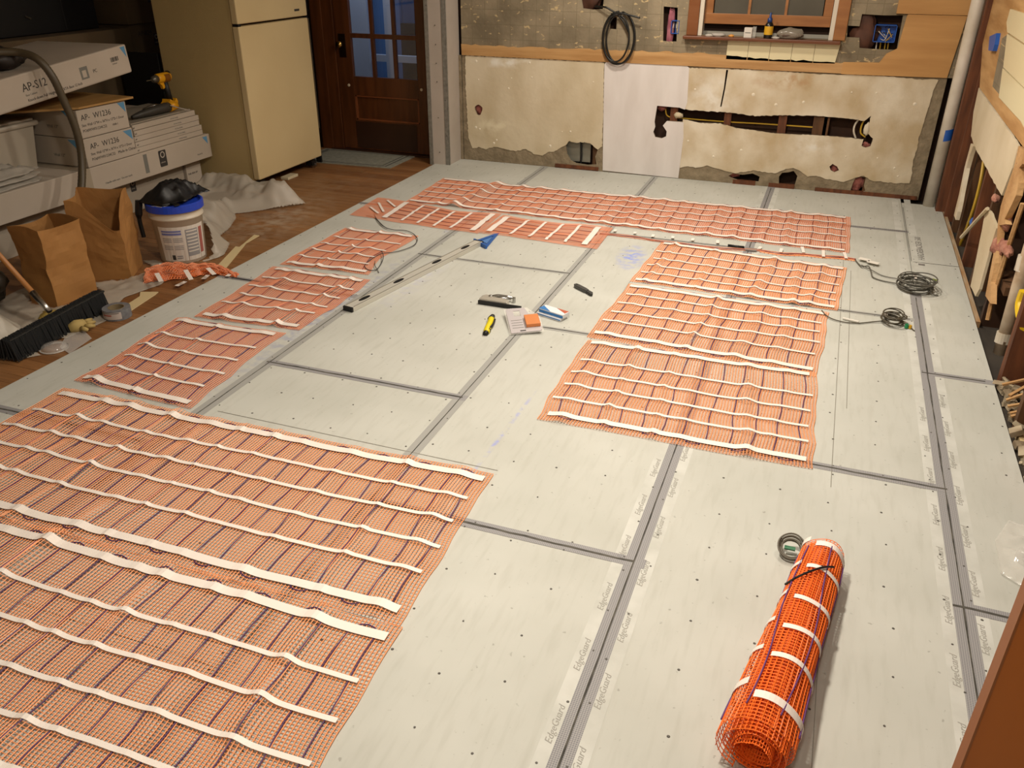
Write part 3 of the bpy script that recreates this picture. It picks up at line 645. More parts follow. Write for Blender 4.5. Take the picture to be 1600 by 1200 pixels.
mb = MB(); rprism(mb, [R2([(1590,228),(1606,243),(1606,258),(1596,256),(1591,262),(1590,285),(1586,305),(1578,322),(1568,342),(1570,350),(1560,352),(1557,378),(1553,410),(1547,440),(1546,474),(1538,462),(1549,405),(1556,370),(1558,345),(1562,322),(1567,306),(1582,263),(1588,238)])], XR+.004, XR+.03); mb.build('batten_remnant', M_lath, rw)
mb = MB(); rprism(mb, [ragged(R2([(1540,327),(1546,329),(1557,356),(1548,385),(1540,415),(1530,452),(1524,462),(1516,448),(1521,425),(1527,395),(1534,360)]), .003, .05, 3)], XR, XR+.013); mb.build('plaster_remnant', M_plaster, rw)
mb = MB(); rprism(mb, [ragged(R2([(1520,223),(1523,228),(1513,262),(1505,300),(1499,332),(1496,343),(1493,338),(1501,305),(1510,262)]), .006, .05, 4)], XR-.01, XR+.012); mb.build('plaster_remnant', M_plaster2, rw)
def wxp(pts, X): return smooth_path([WX(x, y, X) for x, y in pts])
MB().tube([WX(1543, 326, XR-.01), WX(1502, 371, XR-.01)], .010, 6).build('broken_lath', M_plaster, rw)
MB().tube(wxp([(1537,250),(1532,282),(1522,322),(1508,362),(1499,385)], .90), .009, 6).build('wall_cable', M_yel, rw)
MB().tube(wxp([(1551,282),(1545,308),(1535,345),(1527,372)], .92), .007, 6).build('wall_cable', M_yel, rw)
lump('blue_bag', WX(1524, 350, .90), (.03, .05, .05), M_bluebox, rw, 31, 7)
M_pink2 = mat('insulation_salmon', '#b5846f', .95, var='#8e5a49', vscale=14, bump=1, bscale=60)
for i, (q, r) in enumerate([((1556, 310), (.02, .05, .02)), ((1574, 345), (.02, .05, .05)), ((1561, 385), (.03, .10, .05)), ((1572, 388), (.02, .12, .025)), ((1588, 290), (.02, .06, .04)), ((1597, 255), (.02, .05, .03))]):
    lump('insulation', WX(*q, .855), r, M_pink2, rw, 40+i, 8)
box('nailing_block', (.88, 4.12, .23), (.975, 4.38, .27), M_stud, rw)
MB().tube(wxp([(1598,318),(1580,372),(1562,430),(1550,470),(1543,500)], .86), .011, 5).build('loose_lath', M_lath, rw)

# PVC drain pipe in the far corner, top-level since it stands free of the wall
pipe = thing('drain_pipe', 'tall white vertical drain pipe with blue tape in the far right corner', 'pipe', (.765, 6.52, 0))
MB().lathe([(.042, -.02), (.042, 2.45)], 24, Matrix.Translation((.765, 6.52, 0))).build('pipe_body', M_pvc, pipe, smooth=True)
mb = MB(); mb.grid(lambda u, v: (.765+.0432*math.cos(-1.9+2.2*u), 6.52+.0432*math.sin(-1.9+2.2*u), .455+.075*v+.02*u), 10, 1); mb.build('blue_tape', M_bluebox, pipe, solid=.001)
pipe2 = thing('drain_pipe', 'short dusty white pipe with coupling between the studs of the right wall', 'pipe', (.93, 4.16, 0))
mb = MB(); mb.tube([(.925, 4.06, -.06), (.925, 4.10, .30), (.93, 4.12, 1.0)], .030, 18); mb.build('pipe_body', mat('pvc_dusty', '#c6b8a2', .5, var='#a48c70', vscale=9), pipe2, smooth=True)
MB().tube([(.925, 4.075, .02), (.925, 4.08, .07)], .036, 18).build('coupling', M_pvc, pipe2); MB().tube([(.926, 4.11, .36), (.926, 4.115, .43)], .037, 18).build('coupling', M_pvc, pipe2)
MB().tube(smooth_path([WX(1601,455,.90), WX(1595,475,.90), WX(1596,495,.90), WX(1602,510,.90)]), .022, 8).build('yellow_hose', mat('yellow_plastic', '#d7b416', .4), rw)
# rubble at the foot of the opened wall
mb = MB(); rnd = random.Random(17)
for i in range(110):
    y = rnd.uniform(2.7, 3.75); x = .855+rnd.random()**1.2*.085; s = rnd.uniform(.006, .022)
    M = Matrix.Translation((x+.012, y, -.03+s*.7+rnd.uniform(0, .03))) @ Matrix.Rotation(rnd.uniform(0, 6), 4, Vector((rnd.random(), rnd.random(), rnd.random()+.1)).normalized())
    mb.box((-s, -s*rnd.uniform(.5, 1.4), -s*.5), (s, s, s*.5), M)
tag(mb.build('rubble', mat('rubble_mix', '#b3a68c', .9, var='#6d5a42', vscale=9)), 'plaster crumbs and rubble heaped at the foot of the right wall', 'rubble', kind='stuff')
for i in range(6):
    y = 3.33+i*.05+rnd.uniform(-.02, .02); a = rnd.uniform(-.8, .6)
    MB().box((-.05, -.006, -.004), (.05, .006, .004), Matrix.Translation((.905, y, .03+i*.004)) @ Matrix.Rotation(.3+a, 4, 'Z') @ Matrix.Rotation(-.2-rnd.random()*.5, 4, 'Y')).build('wood_splinter', M_lath, rw)
box('shattered_board', (.875, 2.9, -.03), (.955, 3.25, .0), mat('pale_pine', '#c7b184', .7, var='#b29a6c', vscale=5), rw)
t_ = MB().box((0, 0, 0), (.022, .30, .10), frame3((.852, 2.72, -.02), (1, 0, 0), (0, .95, .25))).build('brown_offcut', mat('brown_paint', '#6a2f16', .5)); tag(t_, 'reddish brown board offcut lying at the right edge below the rubble', 'board')
# brown wooden panel standing in the near right corner
P = thing('wooden_panel', 'plain orange-brown wooden panel standing upright in the near right corner', 'panel', (.75, 1.0, 0))
box('panel_face', (.343, 1.0, 0.0), (.80, 1.028, 1.95), mat('orange_brown_wood', '#b0631f', .5, var='#a05718', vscale=2, vstretch=(3, 3, .5)), P, bevel=.002)
box('edge_strip', (.340, .998, 0.0), (.343, 1.03, 1.95), mat('edge_brown', '#8a5226', .5), P)
# clear packaging by the right edge of the floor
M_clear = mat('clear_film', '#f4f2ea', .12, alpha=.22, spec=.9)
cp = thing('clear_package', 'crumpled clear plastic clamshell on the boards at the right edge', 'packaging', (.76, 2.35, 0))
sheet('film', [(.70, 2.30), (.80, 2.22), (.84, 2.36), (.835, 2.58), (.76, 2.60), (.705, 2.47)], .03, M_clear, cp, step=.012, freq=14, seed=2, base=.003, solid=.0008)
MB().lathe([(.045, .004), (.043, .022), (.030, .034), (.012, .038), (.0, .038)], 18, Matrix.Translation((.795, 2.40, .0))).build('blister_dome', M_clear, cp, smooth=True)

# ------------------------------------------------------------------ electric heating mats: net, white tapes, cable
M_net = mat('orange_net', '#ec9f6c', 0.5, spec=.3)
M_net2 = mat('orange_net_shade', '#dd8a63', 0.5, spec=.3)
M_netroll = mat('orange_net_deep', '#f5762a', 0.42, spec=.4)
M_wtape = mat('white_tape', '#e6ddd4', 0.55)
M_cab = mat('heating_cable', '#4a2a58', 0.5)
M_cabm = mat('heating_cable_maroon', '#74383c', 0.5)

def mat_pass(root, tapes, seed, netm=None, cabm=None, m0=.035, m1=.035, side=.03, pitch=.083, ridges=None, du=.0118, dv=.0105, tw=.0105, thick=(0, -1), amp=1.0, vlines=True, cable=True, hole=None):
    netm = netm or M_net; cabm = cabm or M_cab
    rnd = random.Random(seed); n = len(tapes)
    A = np.array([[a[0], a[1]] for a, b in tapes]); B = np.array([[b[0], b[1]] for a, b in tapes])
    sp = np.linalg.norm((A[-1]-A[0]+B[-1]-B[0])/2)
    L = np.linalg.norm(B-A, axis=1).mean(); dirv = (A[-1]-A[0]+B[-1]-B[0])/2/sp
    rows = np.concatenate([[0-m0/sp], np.linspace(0, 1, n), [1+m1/sp]])
    A2 = np.vstack([A[0]-dirv*m0, A, A[-1]+dirv*m1]); B2 = np.vstack([B[0]-dirv*m0, B, B[-1]+dirv*m1])
    if ridges is None:
        ridges = []; u = rnd.uniform(.02, .1)
        while u < 1:
            ridges.append((u, rnd.uniform(-.06, .06)/L, rnd.uniform(.012, .035)/L, rnd.uniform(.003, .017)*amp)); u += rnd.uniform(.09, .24)/L
    ph = [rnd.uniform(0, 6) for _ in range(6)]
    def H(u, v):
        z = .0035+.0012*np.sin(u*L*31+ph[0])*np.sin(v*sp*17+ph[1])
        for u0, sk, wd_, a in ridges:
            d = (u-u0-sk*(v-.5))/wd_
            z = z + a*(0.75+.25*np.sin(v*9+ph[2]+u0*20))*np.exp(-d*d)
        return z
    def S(u, v, dz=0.0):
        ax = np.interp(v, rows, A2[:, 0]); ay = np.interp(v, rows, A2[:, 1]); bx = np.interp(v, rows, B2[:, 0]); by = np.interp(v, rows, B2[:, 1])
        wob = .0025*np.sin(v*sp*26+ph[3]+u*3)/L; uu = u+wob
        x = ax+(bx-ax)*uu; y = ay+(by-ay)*uu + .003*np.sin(u*L*9+ph[4])*1.0
        return np.stack([x, y, H(u, v)+dz], -1)
    e = side/L; v0, v1 = rows[0], rows[-1]; out = []
    K = max(2, int((v1-v0)*sp/dv)); N = max(8, int((1+2*e)*L/.020))
    vv = np.linspace(v0, v1, K)[:, None]+np.zeros((1, N)); uu = np.linspace(-e, 1+e, N)[None, :]+np.zeros((K, 1))
    out.append(threads(S(uu, vv), .0013, .0014))
    K = max(2, int((1+2*e)*L/du)); N = max(6, int((v1-v0)*sp/.045))
    jit = np.array([rnd.uniform(-.004, .004) for _ in range(K)])[:, None]
    tt = np.linspace(0, 1, N)[None, :]; vv = (v0+jit/sp)+(v1-v0+0*jit)*tt; uu = np.linspace(-e, 1+e, K)[:, None]+np.zeros((1, N))
    out.append(threads(S(uu, vv, .0012), .0017, .0014))
    V, F = joinVF(out)
    tag(npmesh('netting', V, F, netm, root), kind='stuff')
    # tapes
    for i in range(n):
        hw = tw*(1.45 if i in [t % n for t in thick] else .72); N = int(L/.014)
        u = np.linspace(-.012/L*rnd.uniform(0, 1.5), 1+rnd.uniform(0, .014)/L, N); v = np.full(N, rows[i+1])+0*u
        c = S(u, v, .0052); T = np.gradient(c, axis=0); T /= np.linalg.norm(T, axis=1, keepdims=True)
        Sd = np.stack([-T[:, 1], T[:, 0], np.zeros(N)], -1); Sd /= np.linalg.norm(Sd, axis=1, keepdims=True)
        q = np.stack([c+Sd*hw, c-Sd*hw, c-Sd*hw+[0, 0, .0009], c+Sd*hw+[0, 0, .0009]], 1).reshape(-1, 3)
        idx = np.arange(N*4).reshape(N, 4); Fs = [np.stack([idx[:-1, k], idx[:-1, (k+1) % 4], idx[1:, (k+1) % 4], idx[1:, k]], -1) for k in range(4)]
        npmesh('tape_strip', q, np.concatenate(Fs), M_wtape, root)
    # serpentine cable
    if cable:
        nl = int((L-.04)/pitch); pts = []; up = True; wav = rnd.uniform(0, 6)
        for k in range(nl+1):
            uc = (.03+k*(L-.05)/max(nl, 1))/L
            vs = np.linspace(0.02, .98, 12)
            if not up: vs = vs[::-1]
            for j, vj in enumerate(vs): pts.append((uc+.0045*math.sin(vj*7+wav+k*1.7)/L, vj))
            if k < nl:
                ph_ = np.linspace(0, math.pi, 7)[1:-1]; rr = pitch*.5; c_ = uc+(L-.05)/max(nl, 1)/L/2; hv = (L-.05)/max(nl, 1)/L/2
                for a in ph_: pts.append((c_-hv*math.cos(a), (.98 if up else .02)+(1 if up else -1)*(rr*math.sin(a))/sp))
            up = not up
        pts = np.array(pts); p3 = S(pts[:, 0], pts[:, 1], .0020)
        MB().tube([tuple(p) for p in p3], .0023, 5).build('heating_cable', cabm, root, smooth=True)
    return S

def gp(L_): return [((G(*a).x, G(*a).y), (G(*b).x, G(*b).y)) for a, b in L_]
def fix_left(tp, X):
    out = []
    for a, b in tp:
        t = (X-b[0])/(a[0]-b[0]); out.append(((X, b[1]+(a[1]-b[1])*t), b))
    return out
def even(tp):   # keep the ends, space the tapes regularly between them
    return tp
# near left mat, two and a bit passes
nl = thing('heating_mat', 'large orange heating mat filling the near left corner of the floor', 'heating mat', (-1.8, 1.5, 0), group='orange heating mats on the cement board')
t1 = fix_left(gp([((100,617),(751,750)), ((55,642),(730,782)), ((12.5,665),(706,817)), ((0,694),(684,857)), ((0,735),(657,897)), ((0,791),(621,955))]), -2.79)
mat_pass(nl, t1, 1, ridges=None, m1=.052, m0=.045, amp=1.25)
t2 = fix_left(gp([((0,827),(600,997)), ((0,900),(559,1066)), ((0,964),(520,1127)), ((0,1037),(480,1195))]), -2.80)
t2 += [((-2.80, .865), (-.868, .905)), ((-2.80, .74), (-.862, .782))]
mat_pass(nl, t2, 2, m0=.050, m1=.04, amp=1.3)
# narrow column running away from it
cm = thing('heating_mat', 'narrow orange heating mat running along the left edge behind the large one', 'heating mat', (-2.55, 3.4, 0), group='orange heating mats on the cement board')
o = lambda ox, oy, s: (lambda x, y: (ox+x*s, oy+y*s))
z1 = o(280, 340, .25); z2 = o(80, 480, .25)
ca = gp([(z1(1055,80), z1(1450,125)), (z1(965,128), z1(1375,172)), (z1(905,168), z1(1290,215)), (z1(820,205), z1(1225,255)), (z1(750,247), z1(1180,297)), (z1(690,287), z1(1160,343))])
cb_ = gp([(z1(605,327), z1(1135,402)), (z1(540,380), z1(1070,458)), (z1(450,430), z1(990,512)), (z1(385,483), z1(920,568)), (z1(285,535), z1(835,607)), (z1(165,612), z1(730,685))])
cc_ = gp([(z2(805,95), z2(1395,178)), (z2(670,177), z2(1265,262)), (z2(560,247), z2(1165,340)), (z2(470,312), z2(1075,425)), (z2(370,378), z2(960,505)), (z2(230,452), z2(850,600))])
mat_pass(cm, ca, 3, M_net2, M_cabm, side=.035); mat_pass(cm, cb_, 4, M_net2, M_cabm, side=.04); mat_pass(cm, cc_, 5, M_net2, M_cab, side=.04)
# long far mat in front of the back wall
fm = thing('heating_mat', 'long orange heating mat laid across the room in front of the back wall', 'heating mat', (-1.3, 5.5, 0), group='orange heating mats on the cement board')
zf = o(560, 260, .25); zg = o(900, 280, .2875)
fa = gp([(zf(545,85), zg(1465,215))]); fb = gp([(zf(335,218), zg(1455,392))])
tl = []
for i in range(6):
    t = i/5; tl.append(((fa[0][0][0]*(1-t)+fb[0][0][0]*t, fa[0][0][1]*(1-t)+fb[0][0][1]*t), (fa[0][1][0]*(1-t)+fb[0][1][0]*t, fa[0][1][1]*(1-t)+fb[0][1][1]*t)))
rdg = [(.13, -.03, .014, .032), (.22, .005, .006, .012), (.07, 0, .006, .008)]; u = .27; rr_ = random.Random(6)
while u < 1: rdg.append((u, rr_.uniform(-.02, .02), rr_.uniform(.006, .012), rr_.uniform(.004, .013))); u += rr_.uniform(.03, .07)
mat_pass(fm, tl, 6, M_net2, M_cabm, ridges=rdg, pitch=.09, dv=.0125, du=.0125)
# short cross mat whose tapes run towards the camera
nm = thing('heating_mat', 'short orange heating mat with crosswise tapes just in front of the long far one', 'heating mat', (-1.9, 5.0, 0), group='orange heating mats on the cement board')
na = gp([(zf(165,325), zf(300,233)), (zf(270,345), zf(405,253)), (zf(375,357), zf(500,273)), (zf(475,375), zf(600,290)), (zf(580,388), zf(705,300)), (zf(715,405), zf(840,305))])
nb = gp([(zf(810,415), zf(935,322)), (zf(950,430), zf(1065,345)), (zf(1065,450), zf(1170,358)), (zf(1175,463), zf(1280,370)), (zf(1290,480), zf(1390,373)), (zf(1410,497), zf(1500,388))])
mat_pass(nm, na, 7, M_net2, M_cabm, m0=.26, m1=.05, side=.035, tw=.013, pitch=.075, amp=.6); mat_pass(nm, nb, 8, M_net2, M_cabm, m0=.05, m1=.09, side=.035, tw=.013, pitch=.075, amp=.6)
M_wt = M_wtape
for a, b in ((zf(75,262), zf(125,302)), (zf(127,235), zf(158,292)), (zf(182,220), zf(230,260))):
    pa = G(*a); pb = G(*b); d = (pb-pa).normalized(); nrm = Vector((-d.y, d.x, 0))*.008
    MB().prism([[(pa+nrm)[:2], (pa-nrm)[:2], (pb-nrm)[:2], (pb+nrm)[:2]]], .010, .0115).build('tape_strip', M_wt, nm)
# right mat of three passes
rm = thing('heating_mat', 'orange heating mat of three passes in the right half of the floor', 'heating mat', (-.3, 3.8, 0), group='orange heating mats on the cement board')
z5 = o(920, 370, .2625); z6 = o(840, 530, .2875)
ra = gp([(z5(450,45), z5(1505,198)), (z5(418,92), z5(1490,248)), (z5(385,133), z5(1480,295)), (z5(350,172), z5(1465,345)), (z5(320,215), z5(1458,385)), (z5(283,258), z5(1450,425))])
rb = gp([(z5(265,300), z5(1385,465)), (z5(230,348), z5(1372,522)), (z5(190,400), z5(1370,575)), (z5(140,450), z5(1360,637)), (z5(95,503), z5(1335,708)), (z5(50,577), z5(1312,795))])
rc = gp([(z6(300,25), z6(1475,200)), (z6(235,118), z6(1475,315)), (z6(190,183), z6(1465,398)), (z6(150,250), z6(1455,483)), (z6(100,323), z6(1460,565)), (z6(60,410), z6(1445,662))])
mat_pass(rm, ra, 9, side=.025, amp=.9); mat_pass(rm, rb, 10, side=.03, m1=.06, amp=.9); mat_pass(rm, rc, 11, side=.03, m0=.03, m1=.05, amp=1.1)

# lead band with tape tabs joining the cross mat to the far right corner
lb = thing('lead_band', 'thin band of cable and net with white tape tabs beside the long far mat', 'cable', (-.5, 4.95, 0))
path = [G(x, y, .004) for x, y in [(937,366),(962,368),(990,371),(1020,376),(1050,380),(1085,384),(1120,388),(1150,390),(1188,392),(1220,397),(1255,398),(1285,401),(1315,403),(1337,406)]]
sp_ = smooth_path(path, 5); rnd = random.Random(5)
for k in range(3):
    MB().tube([(p.x, p.y+(k-1)*.009+.005*math.sin(i*.5+k*2), .005+.002*k) for i, p in enumerate(sp_)], .0022 if k != 1 else .003, 5).build('lead_wire', M_cabm if k == 1 else M_net2, lb, smooth=True)
PP = np.array([[[p.x, p.y-.022+.006*j, .003+.001*math.sin(i+j)] for i, p in enumerate(sp_)] for j in range(7)])
i0 = int(len(sp_)*.62)
q1 = threads(PP[:, i0:], .0013, .0014)
NN = len(sp_)-i0; C2 = np.array([[[sp_[i0+i].x+f*0, sp_[i0+i].y-.028+.045*f, .005] for f in (0, .5, 1)] for i in range(NN)])
V, F = joinVF([q1, threads(C2, .0015, .0014)]); tag(npmesh('netting', V, F, M_net, lb), kind='stuff')
for x, y, h in ((961,363,.04), (992,366.5,.035), (1020,371,.05), (1051,373.5,.045), (1082,377,.045), (1121,380.5,.06), (1187,390,.045), (1220,394,.075), (1254,393,.11), (1286,399,.12), (1320,402,.11)):
    p = G(x, y); MB().box((-.009, -h/2, 0), (.009, h/2, .0012), Matrix.Translation((p.x, p.y, .012)) @ Matrix.Rotation(rnd.uniform(-.15, .15), 4, 'Z')).build('tape_tab', M_wtape, lb)
p = G(1150, 387); MB().tube([(p.x-.05, p.y, .010), (p.x+.05, p.y-.004, .010)], .007, 10).build('splice', M_black, lb, smooth=True)
p = G(1172, 391); box('foil_splice', (p.x-.03, p.y-.03, .004), (p.x+.04, p.y+.02, .010), mat('grey_foil', '#7d7570', .5), lb)

# thin sensor cables
def cable(name, label, pts, r, m, cat='cable', z=None, n=10, group=None):
    pp = smooth_path([G(x, y, zz) if not isinstance(x, Vector) else x for x, y, zz in pts], n)
    ob = MB().tube(pp, r, 6).build(name, m, None, smooth=True); tag(ob, label, cat, group); return ob
M_gcab = mat('grey_cable', '#54524a', .5); M_dcab = mat('dark_cable', '#3b3a3c', .5)
cable('sensor_wire', 'thin dark wire looping from the cross mat over to the narrow left mat', [(585,331,.004),(586,338,.004),(592,346,.012),(602,355,.01),(615,359,.01),(632,360,.008),(644,364,.008),(652,373,.01),(648,382,.01),(634,389,.008),(615,394,.008),(596,396,.012),(583,403,.01),(573,411,.006),(570,417,.005),(577,422,.008),(588,421,.01),(596,411,.012),(599,400,.02),(596,392,.02)], .0024, M_dcab)
cable('sensor_wire', 'short dark wire end sticking out left of the cross mat', [(572,337,.004),(582,339,.004),(590,344,.004),(597,352,.006),(606,357,.006)], .0022, M_dcab)
cable('sensor_wire', 'short grey wire end looping by the far end of the narrow left mat', [(586,408,.005),(586,415,.012),(590,422,.006),(592,426,.004)], .002, M_gcab)

def coil(name, label, c, R, turns, r, m, seed, tail_in, tail_outs, squash=1.0, tilt=.15, hgt=.012, tie=True):
    t = thing(name, label, 'cable', (c[0], c[1], 0)); rnd = random.Random(seed); pts = []
    for k in range(turns):
        rr = R*rnd.uniform(.8, 1.08); ox = rnd.uniform(-.012, .012); oy = rnd.uniform(-.012, .012); tz = rnd.uniform(-tilt, tilt); pa = rnd.uniform(0, 6)
        for a in range(20):
            th = 2*math.pi*a/20; z = .006+k*hgt/turns*1.5+abs(tz)*rr*(1+math.sin(th+pa))*.5
            pts.append((c[0]+ox+rr*math.cos(th), c[1]+oy+rr*squash*math.sin(th), z))
    MB().tube(smooth_path(pts, 2), r, 7).build('cable_loop', m, t, smooth=True)
    if tail_in: MB().tube(smooth_path(tail_in, 8), r, 6).build('cable_lead', m, t, smooth=True)
    for q in tail_outs: MB().tube(smooth_path(q, 6), r*.9, 6).build('cable_end', m, t, smooth=True)
    return t
c1 = G(1430, 446, .02)
k1 = coil('cable_coil', 'large tangled grey-brown cable coil on the boards right of the long far mat', c1, .085, 10, .0034, M_gcab, 3,
     [G(1336,406,.005), G(1346,416,.012), G(1357,416,.012), G(1361,425,.012), G(1364,433,.008), G(1380,439,.006), G(1408,444,.012)], [[G(1440,448,.03), G(1452,442,.03), G(1460,441,.015)], [G(1448,452,.02), G(1456,459,.01), G(1466,462,.004)], [G(1414,426,.02), G(1423,434,.03), G(1432,446,.02)]], squash=1.25, tilt=.5, hgt=.03)
MB().tube(smooth_path([G(1346,414,.01), G(1362,422,.012), G(1380,431,.006), G(1406,436,.01)], 6), .0026, 6).build('cable_lead', M_gcab, k1, smooth=True)
MB().tube(smooth_path([G(x, y, .03) for x, y in [(1408,440),(1404,432),(1412,426),(1425,425),(1440,430),(1447,438),(1448,445)]], 6), .003, 6).build('cable_loop', M_gcab, k1, smooth=True)
box('white_tie', (G(1428,441).x-.006, G(1428,441).y-.04, .035), (G(1428,441).x+.006, G(1428,441).y+.03, .037), M_wtape, k1)
mb = MB(); [mb.box((-.004, -.02, 0), (.004, .02, .003), Matrix.Translation(G(1461, 438, .01)) @ Matrix.Rotation(a, 4, 'Z')) for a in (.5, -.9)]; mb.build('wire_nut', mat('green_yellow', '#7c8a32', .5), k1)
for a, b in (((1341,408),(1353,413)), ((1354,413),(1365,419))):
    pa = G(*a); MB().box((-.03, -.02, 0), (.035, .02, .001), Matrix.Translation((pa.x+.03, pa.y, .016)) @ Matrix.Rotation(-.35, 4, 'Z')).build('cable_label', mat('paper_label', '#d9d5cb', .6), k1)
c2 = G(1396, 499, .02)
k2 = coil('cable_coil', 'small tight brown cable coil on the boards right of the three-pass mat', c2, .045, 9, .0030, mat('olive_cable', '#4a4334', .5), 5,
     [G(1284,485,.012), G(1290,492,.010), G(1300,498,.008), G(1318,503,.006), G(1340,505,.006), G(1362,503,.006), G(1385,501,.012)], [[G(1408,503,.02), G(1418,508,.012), G(1429,517,.004)]], squash=1.35, tilt=.35, hgt=.03)
p = G(1328, 502.5); MB().tube([(p.x-.035, p.y+.012, .008), (p.x+.04, p.y-.008, .008)], .0055, 8).build('cable_label', MATS['paper_label'], k2)
MB().lathe([(.010, 0), (.007, .02), (.0, .021)], 8, Matrix.Translation(G(1416, 512, .004))).build('wire_nut', mat('green_nut', '#1f8a55', .4), k2)
MB().lathe([(.008, 0), (.006, .016), (.0, .017)], 8, Matrix.Translation(G(1422, 513, .004))).build('wire_nut', mat('yellow_nut', '#c89a1c', .4), k2)
box('tie', (c2.x-.05, c2.y-.006, .03), (c2.x-.03, c2.y+.03, .036), M_wtape, k2)

# ------------------------------------------------------------------ rolled-up mat in the near right
ROLL_A = Vector((.080, 1.375, 0)); ROLL_B = Vector((.195, 2.125, 0)); ax = (ROLL_B-ROLL_A); LEN = ax.length; ax.normalize(); sx_ = Vector((ax.y, -ax.x, 0))
ro = thing('rolled_heating_mat', 'rolled-up bright orange heating mat with white bands lying in the near right', 'heating mat', ROLL_A)
TURN = 5.35
def Rs(th, t, off=0.0):    # th in turns 0..TURN ; t 0..1 along the axis
    r0 = .030+(.052*(1-t)+.030*t)*(th/TURN)**1.0 + off
    flare = np.maximum(0, th-4.55)*.012*np.maximum(0, 1-t*1.6)
    r = r0+flare+.0022*np.sin(th*23+t*9); a = 2*np.pi*th+2.05
    Rm = .030+(.052*(1-t)+.030*t)
    cx = np.cos(a)*r; cz = np.sin(a)*r*.94+Rm*.95+.002
    cz = np.maximum(cz, .002)
    tt = t*LEN + .010*np.sin(a*.5+th)+ (th-TURN)*.004
    X = ROLL_A.x+ax.x*tt+sx_.x*cx; Y = ROLL_A.y+ax.y*tt+sx_.y*cx
    nx = np.stack([np.cos(a)*sx_.x+0*t, np.cos(a)*sx_.y+0*t, np.sin(a)+0*t], -1)
    return np.stack([X, Y, cz], -1), nx
K = 70; N = int(TURN*44); th = np.linspace(0, TURN, N)[None, :]+np.zeros((K, 1)); tt = np.linspace(-.015, 1.015, K)[:, None]+np.zeros((1, N)); P1, N1 = Rs(th, tt)
rng = np.random.RandomState(4)
K2 = 190; N2 = 24; th2 = np.linspace(0.02, TURN, K2)[:, None]+np.zeros((1, N2)); t2_ = np.linspace(0, 1, N2)[None, :]*(1.02+rng.rand(K2, 1)*.012)-.012-rng.rand(K2, 1)*.010; P2, N2_ = Rs(th2, t2_, .001)
V, F = joinVF([threads(P1, .0017, .0014, N1), threads(P2, .0014, .0013, N2_)])
tag(npmesh('netting', V, F, M_netroll, ro), kind='stuff')
def ribbon(th0, th1, t0, t1, hw, name, m, off=.0045):
    N = int((th1-th0)*48)+2; th = np.linspace(th0, th1, N); t = np.linspace(t0, t1, N); c, nr = Rs(th, t, off)
    A_ = np.array([ax.x, ax.y, 0.0]); q = np.stack([c+A_*hw, c-A_*hw, c-A_*hw+nr*.001, c+A_*hw+nr*.001], 1).reshape(-1, 3)
    idx = np.arange(N*4).reshape(N, 4); Fs = [np.stack([idx[:-1, k], idx[:-1, (k+1) % 4], idx[1:, (k+1) % 4], idx[1:, k]], -1) for k in range(4)]
    npmesh(name, q, np.concatenate(Fs), m, ro)
for i, t in enumerate((.075, .275, .43, .60, .80, .965)):
    ribbon(TURN-1.02, TURN-.36, t-.012*(i % 2), t+.01, .0115 if i in (0, 5) else .008, 'tape_strip', M_wtape)
    ribbon(TURN-.30, TURN-.02, t+.055-(.0 if i else -.03), t+.06-(.0 if i else -.03), .0115 if i in (0, 5) else .008, 'tape_strip', M_wtape)
for k, thk in enumerate((TURN-.83, TURN-.66, TURN-.50, TURN-.32, TURN-.15)):
    t = np.linspace(.04, .97, 40); c, nr = Rs(thk+.03*np.sin(t*5+k*1.3), t, .004); MB().tube([tuple(p) for p in c], .0021, 5).build('heating_cable', mat('cable_violet', '#5a2f6e', .5), ro, smooth=True)
def onroll(turnfrac, t, off): c, _ = Rs(np.array([TURN-1+turnfrac]), np.array([t]), off); return Vector(c[0])
MB().tube(smooth_path([G(1227,913,.08), G(1245,902,.125), G(1268,892,.135), G(1288,886,.13), G(1303,886,.12)], 6), .0032, 6).build('black_tie', M_black, ro)
MB().tube(smooth_path([G(1284,884,.125), G(1293,893,.10), G(1296,905,.06), G(1300,912,.03)], 6), .0026, 6).build('black_tie', M_black, ro)
cc3 = G(1236, 859, .02); t3 = []
rnd = random.Random(9)
for k in range(9):
    rr = rnd.uniform(.028, .040); oz = rnd.uniform(0, .012); ti = rnd.uniform(.25, .55)
    for a in range(16):
        th_ = 2*math.pi*a/16; t3.append((cc3.x+rr*math.cos(th_)+rnd.uniform(-.001, .001), cc3.y+rr*math.sin(th_), .008+oz+rr*ti*(1+math.sin(th_))))
MB().tube(smooth_path(t3, 2), .0028, 7).build('lead_coil', mat('grey_brown_cable', '#5d574a', .45), ro, smooth=True)
box('green_label', (cc3.x-.02, cc3.y-.004, .02), (cc3.x+.012, cc3.y+.012, .024), mat('green_tag', '#2f6b4a', .5), ro)

# ------------------------------------------------------------------ tools lying on the boards
M_alu = mat('brushed_aluminium', '#c6c3b8', .45, metal=.25); M_aluside = mat('aluminium_side', '#a29e92', .4, metal=.5)
la = G(545, 483); lb_ = G(741, 374); la = Vector((-2.13, 3.37, 0)); lb_ = Vector((-1.915, 4.57, 0)); d = (lb_-la); LL = d.length; d.normalize()
Ml = frame3(la, d, (-d.y, d.x, 0))
lv = thing('spirit_level', 'long aluminium spirit level lying on the boards with black grip holes', 'level', la)
mb = MB(); hl = .058; holesx = [.13, .42, .78, 1.08]
loops = [[(0, 0), (LL, 0), (LL, hl), (0, hl)]]
for x in holesx: loops.append([(x+.045*math.cos(a)*(1 if abs(math.cos(a)) < .8 else 1), hl*.60+.014*math.sin(a)) for a in [i*math.pi/8 for i in range(16)]])
mb.prism(loops, .001, .024, Ml @ Matrix.Translation((0, -hl*.5, 0))); mb.build('beam', M_alu, lv, bevel=.0012)
